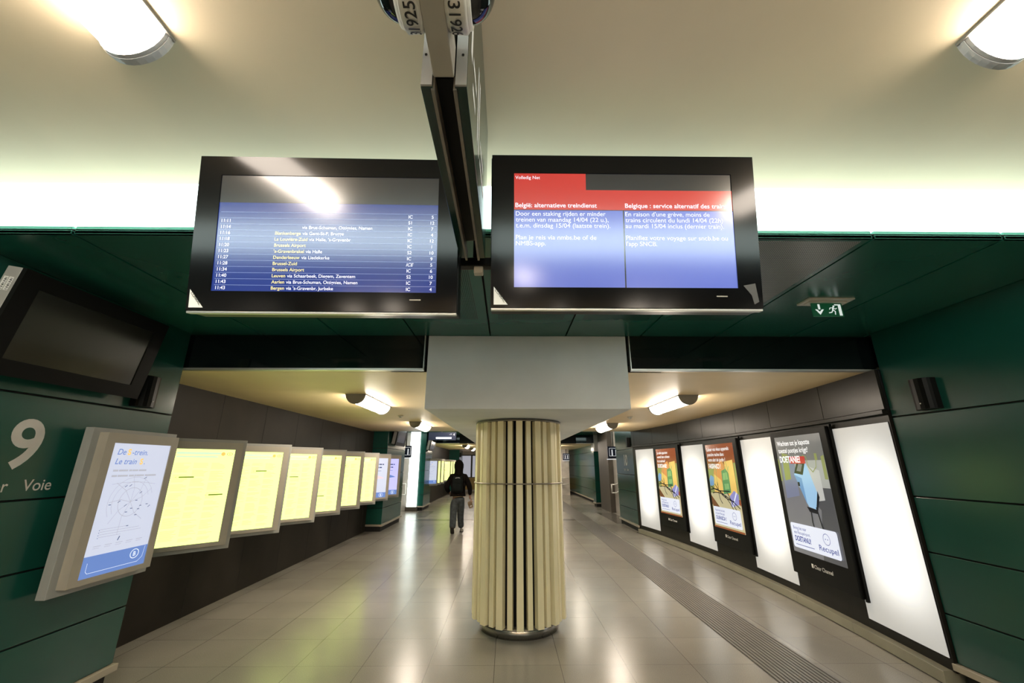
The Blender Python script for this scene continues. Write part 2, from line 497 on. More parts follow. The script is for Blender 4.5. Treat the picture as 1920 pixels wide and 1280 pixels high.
pier('right', 3.74, 5.0, -3.0, 3.96, JR)
pier('right', 3.60, 5.0, 12.0, 13.95, JR)
pier('right', 4.15, 5.4, 19.6, 30.0, [0.17, 0.60, 1.10, 1.70, 2.35, ZS])
pier('right', 3.9, 4.6, 19.0, 19.55, [0.17, 0.60, 1.10, 1.70, 2.35, ZS])

# corridor walls
struct(B(-4.6, -3.89, 4.0, 12.2, 0, ZL).build('wall_left', 'dark_wall'))
mb = MB()
for k in range(8):
    y = 4.6 + k * 1.04
    mb.box(-3.893, -3.888, y, y + 0.006, 0.02, ZL - 0.01)
struct(mb.build('wall_left', 'black_gap'))
struct(B(-4.6, -3.7, 18.9, 30.0, 0, ZL).build('wall_left', 'dark_wall'))
def arc_wall(name, m, x_in, x_out, z0, z1, ys, gap=0.0, bevel=0.0):
    mb = MB()
    for a, b in zip(ys, ys[1:]):
        n = max(1, int(round((b - a) / 0.3)))
        P = [a + gap + (b - a - 2 * gap) * i / n for i in range(n + 1)]
        vs = []
        for y in P:
            X = arcx(y)
            vs += [(X - x_in, y, z0), (X + x_out, y, z0), (X + x_out, y, z1), (X - x_in, y, z1)]
        fs = []
        for i in range(n):
            o = i * 4
            for k in range(4):
                fs.append((o + k, o + (k + 1) % 4, o + 4 + (k + 1) % 4, o + 4 + k))
        fs += [(3, 2, 1, 0), (n * 4, n * 4 + 1, n * 4 + 2, n * 4 + 3)]
        mb.add(vs, fs)
    return struct(mb.build(name, m, bevel=bevel, fix=True))
YY = [3.97, 12.02]
joints = [3.97, 4.93, 6.12, 7.17, 8.4, 9.48, 10.8, 11.86, 12.02]
arc_wall('wall_right', 'dark_wall_r', 0.0, 0.25, 0.10, 2.26, YY)
arc_wall('wall_right', 'dark_wall_r', 0.02, 0.25, 2.275, ZL, joints, gap=0.004)
arc_wall('wall_right', 'black_gap', -0.01, 0.2, 2.255, ZL, YY)
arc_wall('trim_8', 'dark_wall_r', 0.05, 0.0, 2.225, 2.268, YY, bevel=0.004)
arc_wall('baseboard_right', 'base', 0.085, 0.25, 0.008, 0.105, [4.0, 5.1, 6.12, 7.17, 8.4, 9.48, 10.8, 11.9], gap=0.001, bevel=0.003)
arc_wall('baseboard_right', 'black_gap', 0.07, 0.25, 0.0, 0.01, YY)

# cross passages of the second hall, stair walls, end wall
struct(B(-9, -4.02, 17.5, 17.7, 0, ZU).build('wall_left', 'marble'))
struct(B(-9.1, -9, 12, 18, 0, ZU).build('wall_left', 'marble'))
struct(B(-9, -4.4, 12.0, 12.2, 0, ZU).build('wall_left', 'marble'))
struct(B(4.17, 9, 16.75, 16.95, 0, ZU).build('wall_right', 'marble'))
struct(B(3.98, 4.17, 16.7, 18.4, 0, ZU).build('wall_right', 'taupe'))
struct(B(9, 9.1, 12, 18, 0, ZU).build('wall_right', 'marble'))
struct(B(5.0, 9, 12.0, 12.2, 0, ZU).build('wall_right', 'marble'))
struct(B(-9, -5.5, 12, 17.6, ZU, ZU + .1).build('ceiling', 'ceil'))
struct(B(5.5, 9, 12, 17.6, ZU, ZU + .1).build('ceiling', 'ceil'))
struct(B(-5.5, 5.5, 30.0, 30.2, 0, ZS).build('wall_back', 'marble'))
struct(B(-5.5, 5.5, -7.1, -7.0, 0, ZS).build('wall_front', 'ceil'))
struct(B(-4.7, -4.6, -7.0, 12.2, 0, ZU + .1).build('wall_left', 'dark_wall'))
struct(B(5.0, 5.1, -7.0, 12.2, 0, ZU + .1).build('wall_right', 'dark_wall'))
struct(B(-4.7, -4.6, 18, 30.2, 0, ZU).build('wall_left', 'dark_wall'))
# grey bulkhead over the stair mouth on the right
struct(B(3.9, 4.4, 18.8, 18.98, 2.33, ZS).build('trim_9', 'marble'))

# end wall windows
def window(n, x0, x1, z0, z1, y):
    t = thing('window_%d' % n, '', '', ((x0 + x1) / 2, y, z0))
    del t['label']; del t['category']
    struct(t)
    f = 0.06
    mb = MB()
    mb.box(x0, x0 + f, y - 0.05, y, z0, z1); mb.box(x1 - f, x1, y - 0.05, y, z0, z1)
    mb.box(x0 + f, x1 - f, y - 0.05, y, z1 - f, z1); mb.box(x0 + f, x1 - f, y - 0.05, y, z0, z0 + f * .6)
    mb.build('window_frame', 'win_frame', t, world=True)
    MB().box(x0 + f, x1 - f, y - 0.02, y - 0.005, z0 + f * .6, z1 - f).build('pane', 'win', t, world=True)
for k in range(6):
    window(k + 1, -3.62 + k * 1.12, -2.5 + k * 1.12, 0.9, 2.42, 29.99)
struct(B(-3.7, 4.1, 29.93, 29.99, 0.12, 0.88).build('trim_10', 'wood'))

# ------------------------------------------------------------------ lamps
def half_profile(wd, h, n=14):
    return [(-wd / 2 * cos(PI * i / n), -h * sin(PI * i / n)) for i in range(n + 1)]
def make_lamp(label, loc, group, cap='lamp_cap', dm='lamp', L=1.28, wd=0.27, h=0.135):
    t = thing('ceiling_lamp', label, 'lamp', loc, group=group)
    P = half_profile(wd - 0.016, h - 0.012)
    def sweep(P, y0, y1):
        n = len(P)
        vs = [(p[0], y, p[1]) for y in (y0, y1) for p in P]
        fs = [(i, i + 1, n + i + 1, n + i) for i in range(n - 1)]
        fs += [tuple(range(n - 1, -1, -1)), tuple(range(n, 2 * n)), (0, n, 2 * n - 1, n - 1)]
        return vs, fs
    c = 0.045
    mb = MB(); v, f = sweep(P, c, L - c); mb.add(v, f, 0, True); mb.build('diffuser', dm, t, fix=True)
    MB().box(-wd / 2 - 0.004, wd / 2 + 0.004, 0.005, L - 0.005, -0.012, 0).build('base_plate', 'lamp_cap', t)
    for (a, b) in ((0, c), (L - c, L)):
        mb = MB()
        k = (b - a) / 3
        for j in range(3):
            s = 1.0 if (j == 1) else 0.975
            P2 = half_profile(wd * s, h * s)
            v, f = sweep(P2, a + j * k, a + (j + 1) * k - 0.0015)
            mb.add(v, f)
        mb.build('end_cap', cap, t, fix=True)
    return t
GU = 'half round lamps on the high ceiling'
GC = 'half round lamps along the corridor'
lu = make_lamp('half-round white lamp on the high ceiling, above and left of the timetable screen', (-1.49, -0.03, ZU), GU, cap='lamp_cap_light', dm='lamp_hall')
dup(lu, (1.97, -0.05, ZU), label='half-round white lamp on the high ceiling, in the upper right corner')
l1 = make_lamp('nearest half-round lamp on the yellow-lit corridor ceiling left of the beam', (-2.06, 5.51, ZL), GC)
dup(l1, (2.49, 5.54, ZL), label='nearest half-round lamp on the tan corridor ceiling right of the beam')
dup(l1, (-2.05, 9.2, ZL), label='second half-round lamp left of the beam, above the white light column')
dup(l1, (2.42, 9.48, ZL), label='second half-round lamp right of the beam, near the ceiling end')
dup(l1, (-2.06, 20.4, ZL), label='small half-round lamp far down the second corridor, left of the slatted column')
dup(l1, (-2.06, 24.1, ZL), label='farthest half-round lamp visible just left of the slatted column')
dup(l1, (2.49, 20.4, ZL), label='half-round lamp of the second corridor on its right side')
dup(l1, (2.49, 24.1, ZL), label='farther half-round lamp of the second corridor on its right side')

dup(l1, (-2.06, -4.7, ZL), label='added unseen fill lamp in the passage behind the viewer, on the left')  # rear lamps are added out of view to brighten beam and column
dup(l1, (2.49, -4.7, ZL), label='added unseen fill lamp in the passage behind the viewer, on the right')
dup(l1, (-0.9, -6.5, ZL), label='rearmost added fill lamp behind the viewer, left of the middle')
dup(l1, (1.3, -6.5, ZL), label='rearmost added fill lamp behind the viewer, right of the middle')
for x_, lb in ((-2.06, 'left of the middle'), (2.49, 'right of the middle'), (-6.5, 'over the left stair passage'), (6.5, 'over the right stair passage')):  # added lamps, hidden above the corridor ceiling, to brighten floor and stair walls
    dup(l1, (x_, 14.9, ZU), label='added fill lamp on the high ceiling of the second hall, ' + lb)
for x_, y_, lb in ((-3.4, -6.5, 'far left of the rear row'), (3.6, -6.5, 'far right of the rear row'), (0.2, -6.5, 'in the centre of the rear row')):  # more added fill lamps behind the camera
    dup(l1, (x_, y_, ZL), label='added unseen fill lamp behind the viewer, ' + lb)
dup(l1, (0.2, -4.7, ZL), label='added unseen fill lamp in the passage behind the viewer, in the middle')
dup(lu, (0.24, -2.2, ZS - 0.002), label='added unseen fill lamp under the soffit behind the viewer')  # extra unseen fill light for surfaces facing the camera

# ------------------------------------------------------------------ slatted column
t = thing('slatted_column', 'round column clad in cream vertical slats on a steel foot', 'column', (0.14, 5.39, 0))
mb = MB(); mb.lathe([(0.0, 0.105), (0.44, 0.105), (0.45, 0.1), (0.45, 0.0), (0.0, 0.0)], 64)
mb.build('steel_foot', 'steel', t, fix=True)
mb = MB(); mb.lathe([(0.40, 0.104), (0.40, 2.277)], 48); mb.build('core', 'black_gap', t)
for k in range(30):
    a = -PI / 2 + 2 * PI * k / 30
    wide = (k % 2 == 0)
    wd, r1, r0 = (0.074, 0.545, 0.465) if wide else (0.056, 0.525, 0.46)
    T = Matrix.Rotation(a - PI / 2, 4, 'Z')      # local +Y becomes outward
    mb = MB().box(-wd / 2, wd / 2, r0, r1, 0.115, 2.245, T=T)
    mb.build('slat', 'cream_slat', t, bevel=0.003)
for z, r in ((1.535, 0.551), (2.246, 0.545)):
    mb = MB()
    mb.lathe([(r - 0.03, z), (r, z), (r, z + 0.014), (r - 0.03, z + 0.014), (r - 0.03, z)], 64)
    mb.build('band', 'steel_dull', t, fix=True)
mb = MB(); mb.lathe([(0.40, 0.113), (0.50, 0.113), (0.50, 0.106), (0.40, 0.106)], 64)
mb.build('foot_plate', 'steel_dull', t, fix=True)

# ------------------------------------------------------------------ hanging screens
def monitor_shell(t, x0, x1, h, sx0, sx1, sz0, sz1):
    mb = MB()
    # bezel as a frame around the screen
    mb.box(x0, sx0, 0, 0.03, 0, h); mb.box(sx1, x1, 0, 0.03, 0, h)
    mb.box(sx0, sx1, 0, 0.03, 0, sz0); mb.box(sx0, sx1, 0, 0.03, sz1, h)
    mb.build('bezel', 'bezel', t)
    MB().box(x0 - 0.004, x1 + 0.004, 0.03, 0.13, -0.006, h + 0.004).build('housing', 'bezel_matt', t, bevel=0.004)
    MB().box(x0, x1, 0.004, 0.032, -0.012, -0.001).build('bottom_trim', 'alu', t, bevel=0.002)
    mb = MB().poly([(x0 + 0.012, 0.012), (x0 + 0.075, 0.012), (x0 + 0.012, 0.095)], -0.001)
    lb = mb.build('corner_badge', 'label_white', t)
    mb = MB().text('CONRAC', x0 + 0.016, 0.077, 0.0165, -0.002, bold=0.01, rot=-0.92)
    mb.build('lettering', 'ink', lb)
    mb = MB().rect(x1 - 0.21, x1 - 0.16, 0.052, 0.057, -0.001)
    mb.build('status_light', 'steel_dull', t)

TILT = 0.1697
t = thing('departure_screen', 'left hanging screen with blue list of train departures', 'screen', (-0.82, 1.70, 2.402), rz=0.012, rx=TILT)
x0, x1, H = -0.60, 0.59, 0.725
sx0, sx1, sz0, sz1 = -0.50, 0.497, 0.088, 0.635
monitor_shell(t, x0, x1, H, sx0, sx1, sz0, sz1)
scr = MB().box(sx0, sx1, 0.004, 0.02, sz0, sz1).build('display', 'scr_blue', t)
rows = [("11:43", "Bergen", "via 's-Gravenbr, Jurbeke", "IC", "4"),
        ("11:43", "Aarlen", "via Brus-Schuman, Ottignies, Namen", "IC", "7"),
        ("11:40", "Leuven", "via Schaarbeek, Diegem, Zaventem", "S2", "10"),
        ("11:34", "Brussels Airport", "", "IC", "6"),
        ("11:28", "Brussel-Zuid", "", "ICE", "5"),
        ("11:27", "Denderleeuw", "via Liedekerke", "IC", "9"),
        ("11:23", "'s-Gravenbrakel", "via Halle", "S2", "10"),
        ("11:20", "Brussels Airport", "", "IC", "1"),
        ("11:18", "La Louvi\u00e8re-Zuid", "via Halle, 's-Gravenbr", "IC", "12"),
        ("11:16", "Blankenberge", "via Gent-St-P, Brugge", "IC", "4"),
        ("11:14", "", "via Brus-Schuman, Ottignies, Namen", "IC", "7"),
        ("11:11", "", "", "S1", "12"), ("", "", "", "IC", "5")]
rh = 0.0284
yq = 0.003
MB().rect(sx0, sx1, sz0 + 0.415, sz1, 0.0035).build('dark_header', 'scr_dark', scr)
for i, (a, b, c, d, e) in enumerate(rows):
    z = sz0 + 0.0085 + rh * i
    s = 0.0215
    wt = MB()
    if a: wt.text(a, sx0 + 0.018, z, s, yq, 0, bold=0.012)
    xx = sx0 + 0.262
    if b:
        wt.text(b, xx, z, s, yq, 1, bold=0.010)
        vs, _ = text_geo(b, 0.010, 0.0)
        xx += (max(v[0] for v in vs) - min(v[0] for v in vs)) * s + 0.008
    else:
        xx += 0.12
    if c: wt.text(c, xx, z, s, yq, 0, bold=0.008)
    wt.text(d, sx0 + 0.862 if d != 'ICE' else sx0 + 0.858, z, s, yq, 0, bold=0.012, shear=0.3 if d == 'ICE' else 0.0)
    wt.text(e, sx0 + 0.972, z, s, yq, 0, bold=0.012, align='C')
    wt.rect(sx0 + 0.012, sx1 - 0.006, z + rh - 0.0090, z + rh - 0.0078, yq, 2)
    wt.build('timetable_row', ['scr_white', 'scr_yellow', 'scr_line'], scr)

t = thing('notice_screen', 'right hanging screen with red header and notice about alternative train service', 'screen', (0.54, 1.70, 2.424), rz=0.0, rx=TILT)
x0, x1, H = -0.615, 0.613, 0.728
sx0, sx1, sz0, sz1 = -0.512, 0.505, 0.093, 0.64
monitor_shell(t, x0, x1, H, sx0, sx1, sz0, sz1)
scr = MB().box(sx0, sx1, 0.004, 0.02, sz0, sz1).build('display', 'scr_dark', t)
mid = sx0 + 0.507
MB().rect(sx0, mid - 0.003, sz0, sz0 + 0.366, 0.0035).build('blue_field', 'scr_peri', scr)
MB().rect(mid + 0.003, sx1, sz0, sz0 + 0.366, 0.0035).build('blue_field', 'scr_peri', scr)
MB().poly([(sx0, sz0 + 0.369), (sx1, sz0 + 0.369), (sx1, sz0 + 0.466), (sx0 + 0.335, sz0 + 0.466), (sx0 + 0.335, sz1 - 0.001), (sx0, sz1 - 0.001)], 0.0035).build('red_header', 'scr_red', scr)
ty = 0.0025
MB().text('Volledig Net', sx0 + 0.006, sz1 - 0.029, 0.0225, ty).build('caption', 'scr_white', scr)
MB().text('Belgi\u00eb: alternatieve treindienst', sx0 + 0.006, sz0 + 0.380, 0.030, ty, bold=0.012, fit=0.378).build('heading', 'scr_white', scr)
MB().text('Belgique : service alternatif des trains', mid + 0.008, sz0 + 0.380, 0.030, ty, bold=0.012, fit=0.475).build('heading', 'scr_white', scr)
L1 = ['Door een staking rijden er minder', 'treinen van maandag 14/04 (22 u.),', 't.e.m. dinsdag 15/04 (laatste trein).', '', 'Plan je reis via nmbs.be of de', 'NMBS-app.']
L2 = ["En raison d'une gr\u00e8ve, moins de", 'trains circulent du lundi 14/04 (22h)', 'au mardi 15/04 inclus (dernier train).', '', 'Planifiez votre voyage sur sncb.be ou', "l'app SNCB."]
F1 = [0.415, 0.428, 0.436, 0, 0.370, 0.137]; F2 = [0.392, 0.452, 0.455, 0, 0.470, 0.142]
for L_, F_, x_ in ((L1, F1, sx0), (L2, F2, mid)):
    for rng in ((0, 1, 2), (4, 5)):
        wt = MB()
        for i in rng: wt.text(L_[i], x_ + 0.008, sz0 + 0.339 - i * 0.0285, 0.030, ty, fit=F_[i])
        wt.build('paragraph', 'scr_white', scr)
MB().poly([(x1 - 0.085, 0.105), (x1 - 0.03, 0.115), (x1 - 0.018, 0.03), (x1 - 0.04, 0.018), (x1 - 0.05, 0.06)], -0.001).build('sticker_residue', mat('sticker_smear', (0.06, 0.06, 0.06), 0.6), t)

# bracket bar between the screens
t = thing('screen_bracket', 'black crossbar joining the two hanging screens behind the sign', 'bracket', (-0.15, 1.78, 2.70))
MB().box(-0.50, 0.20, 1.788, 1.835, 2.675, 2.72).build('crossbar', 'bezel_matt', t, bevel=0.004, world=True)
MB().box(-0.165, -0.120, 1.79, 1.83, 2.64, 2.675).build('end_block', 'exit_trim', t, bevel=0.004, world=True)
MB().box(-0.17, -0.13, 1.785, 1.82, 2.72, 3.40).build('drop_rod', 'bezel_matt', t, world=True)

# ------------------------------------------------------------------ hanging double sign, camera arm, dome cameras
t = thing('hanging_sign', 'double sided dark green sign seen end-on, hanging between the two screens', 'sign', (-0.163, 0.80, 2.662))
for x0, x1 in ((-0.222, -0.192), (-0.135, -0.105)):
    p = MB().box(x0, x1, 0.80, 1.69, 2.662, 3.385).build('sign_panel', 'sign_green', t, world=True, bevel=0.002)
    MB().box(x0 + 0.001, x1 - 0.001, 0.794, 0.7995, 2.664, 3.385).build('end_plate', 'sign_edge', p, world=False).location = -t.location
MB().box(-0.196, -0.187, 0.803, 1.70, 2.656, 2.70).build('edge_rail', 'rail_grey', t, world=True)
MB().box(-0.140, -0.131, 0.803, 1.70, 2.656, 2.70).build('edge_rail', 'rail_grey', t, world=True)
MB().box(-0.187, -0.140, 0.81, 1.60, 2.70, 3.38).build('core_box', 'bezel_matt', t, world=True)
for x in (-0.212, -0.117):
    mb = MB()
    mb.lathe([(0, 0), (0.0035, 0), (0.0035, 0.002)], 10, T=Matrix.Translation((x, 0.7925, 2.76)) @ Matrix.Rotation(PI / 2, 4, 'X'))
    mb.build('screw', 'ink', t, world=True)
# white lettering on the right hand face: arrow, numeral strokes and caption lines
mb = MB()
X = -0.1045
for (y0, y1, z0, z1) in ((0.86, 0.90, 2.86, 3.12), (0.93, 1.02, 2.80, 2.83), (0.93, 1.05, 2.90, 2.93), (0.93, 0.99, 3.14, 3.17), (1.1, 1.13, 2.78, 3.1), (1.16, 1.19, 2.78, 3.1), (1.24, 1.45, 2.80, 2.83), (1.24, 1.40, 2.88, 2.91)):
    mb.add([(X, y0, z0), (X, y1, z0), (X, y1, z1), (X, y0, z1)], [(0, 1, 2, 3)])
mb.build('white_marking', 'label_white', t, world=True)

t = thing('camera_arm', 'grey beige channel arm carrying two dome cameras under the ceiling', 'bracket', (-0.163, 0.2, 2.687))
MB().box(-0.190, -0.137, -0.25, 0.795, 2.687, 2.79).build('channel', 'arm', t, world=True, bevel=0.003)
MB().box(-0.18, -0.147, -0.1, -0.05, 2.79, 3.4).build('drop_post', 'arm', t, world=True)
MB().box(-0.18, -0.147, 0.70, 0.74, 2.79, 3.4).build('drop_post', 'arm', t, world=True)
def dome_camera(side, number, label):
    # axis along X, pointing outwards
    xa = -0.190 if side < 0 else -0.137
    t = thing('dome_camera', label, 'camera', (xa, 0.64, 2.762), group='dome cameras on the arm')
    T = Matrix.Rotation(PI / 2 * side, 4, 'Y')         # local z -> world +-x
    mb = MB(); mb.lathe([(0, 0.0), (0.078, 0.0), (0.082, 0.012), (0.084, 0.042), (0.078, 0.047)], 40, T=T)
    body = mb.build('body', 'cam_white', t, fix=True)
    mb = MB(); mb.lathe([(0.078, 0.046), (0.074, 0.055), (0.070, 0.056), (0.064, 0.050)], 40, T=T)
    mb.build('trim_ring', 'cam_white', t, fix=True)
    mb = MB(); mb.lathe([(0.066 * cos(a), 0.050 + 0.058 * sin(a)) for a in [PI / 2 * i / 10 for i in range(11)]], 40, T=T)
    mb.build('smoked_dome', 'dome', t, fix=True)
    # number wrapped round the body
    vs, fs = text_geo(number, 0.012, 0.0)
    k = 0.036; r = 0.0852
    x0 = min(v[0] for v in vs); x1 = max(v[0] for v in vs); wd = (x1 - x0) * k
    out = []
    for v in vs:
        u = (v[0] - x0) * k
        th = -0.88 - (u if side < 0 else wd - u) / r
        ax_x = side * (0.009 + v[1] * k)
        out.append((ax_x, r * cos(th), r * sin(th)))
    mb = MB().add(out, fs)
    mb.build('number', 'ink', t)
    return t
dome_camera(-1, '31925', 'dome camera on the left side of the hanging arm, number 31925')
dome_camera(1, '31926', 'dome camera on the right side of the hanging arm, number 31926')

# ------------------------------------------------------------------ wall screens, speakers
def wall_tv(loc, label, group):
    t = thing('wall_screen', label, 'screen', loc, rz=PI / 2, rx=TILT * 1.0, group=group)
    w2, H = 0.555, 0.655
    mb = MB()
    mb.box(-w2, -w2 + 0.11, 0, 0.03, 0, H); mb.box(w2 - 0.11, w2, 0, 0.03, 0, H)
    mb.box(-w2 + 0.11, w2 - 0.11, 0, 0.03, 0, 0.1); mb.box(-w2 + 0.11, w2 - 0.11, 0, 0.03, H - 0.1, H)
    mb.build('bezel', 'bezel_matt', t)
    MB().box(-w2 + 0.11, w2 - 0.11, 0.006, 0.02, 0.1, H - 0.1).build('display', 'off_screen', t)
    hs = MB().slab([(-w2, 0.03), (w2, 0.03), (w2, H), (-w2, H)], 0.03, 0.13).build('housing', 'casing', t, fix=True, bevel=0.004)
    mb = MB()
    for k in range(2):
        mb.add([(-w2 - 0.001, 0.05 + k * 0.035, H - 0.16), (-w2 - 0.001, 0.05 + k * 0.035 + 0.03, H - 0.16), (-w2 - 0.001, 0.05 + k * 0.035 + 0.03, H - 0.07), (-w2 - 0.001, 0.05 + k * 0.035, H - 0.07)], [(0, 3, 2, 1)])
    st = mb.build('barcode_sticker', 'label_white', t)
    mb = MB()
    for k in range(2):
        for j in range(7):
            z = H - 0.155 + j * 0.012
            y = 0.05 + k * 0.035
            mb.add([(-w2 - 0.0018, y + 0.004, z), (-w2 - 0.0018, y + 0.018, z), (-w2 - 0.0018, y + 0.018, z + 0.004 + 0.002 * (j % 3)), (-w2 - 0.0018, y + 0.004, z + 0.004 + 0.002 * (j % 3))], [(0, 3, 2, 1)])
    mb.build('barcode', 'ink', st)
    MB().box(-0.12, 0.12, 0.13, 0.20, 0.2, 0.45).build('wall_mount', 'bezel_matt', t)
    return t
GT = 'switched off screens on the left piers'
tv = wall_tv((-3.10, 2.885, 2.275), 'switched off black screen tilted on the green wall above the numeral 9', GT)
dup(tv, (-3.31, 13.0, 2.30), label='small dark screen high on the far green pier, behind the row of lit boards')
dup(tv, (-3.21, 17.95, 2.30), label='small dark screen beside the white light column, high on the second pier')

def speaker(loc, rz, label, group):
    t = thing('wall_speaker', label, 'speaker', loc, rz=rz, group=group)
    n = 8
    # front curved body, flat back
    P = [(0.095, 0.0), (-0.095, 0.0)] + [(-0.095 * cos(PI * i / n), -0.05 - 0.06 * sin(PI * i / n)) for i in range(n + 1)]
    vs = [(p[0] * (1 if z > 0.02 and z < 0.25 else 0.94), p[1], z) for z in (0, 0.02, 0.25, 0.27) for p in P]
    k = len(P)
    fs = [(j * k + i, j * k + (i + 1) % k, (j + 1) * k + (i + 1) % k, (j + 1) * k + i) for j in range(3) for i in range(k)]
    fs += [tuple(range(k - 1, -1, -1)), tuple(range(3 * k, 4 * k))]
    MB().add(vs, fs).build('cabinet', 'bezel_matt', t, fix=True)
    mb = MB(); mb.lathe([(0, 0), (0.006, 0), (0.006, 0.002)], 12, T=Matrix.Translation((0.01, -0.113, 0.05)) @ Matrix.Rotation(PI / 2, 4, 'X'))
    mb.build('badge', 'alu', t)
    return t
GSP = 'black wall speakers on the green piers'
s0 = speaker((-3.25, 3.63, 2.235), PI / 2, 'small black speaker on the green wall at the corner of the switched off screen', GSP)
dup(s0, (3.74, 3.55, 2.215), rz=-PI / 2, label='small black speaker on the green wall at the right edge, above the glowing panel')
dup(s0, (3.60, 12.25, 2.24), rz=-PI / 2, label='small black speaker on the far green pier above the numeral 10')
dup(s0, (-3.05, 27.3, 2.23), rz=PI / 2, label='tiny black speaker on the farthest pier, above the person')

# numerals on the piers (lettering belongs to the wall)
def wall_text(X, Yc, side, big, fitw, wallname):
    mb = MB()
    mb.text(big, 0, 1.735, 0.445, -0.002, bold=0.018, align='C', fit=fitw)
    mb.text('Spoor', -0.245, 1.582, 0.105, -0.002, bold=0.006, align='L', fit=0.225)
    mb.text('Voie', 0.065, 1.582, 0.105, -0.002, bold=0.006, align='L', fit=0.18)
    o = mb.build('wall_' + wallname, 'letter_grey')
    o.location = (X, Yc, 0)
    o.rotation_euler = (0, 0, PI / 2 * side)
    struct(o)
wall_text(-3.25, 2.865, 1, '9', 0.20, 'left')
wall_text(3.60, 12.85, -1, '10', 0.34, 'right')
wall_text(-3.46, 13.5, 1, '10', 0.34, 'left')

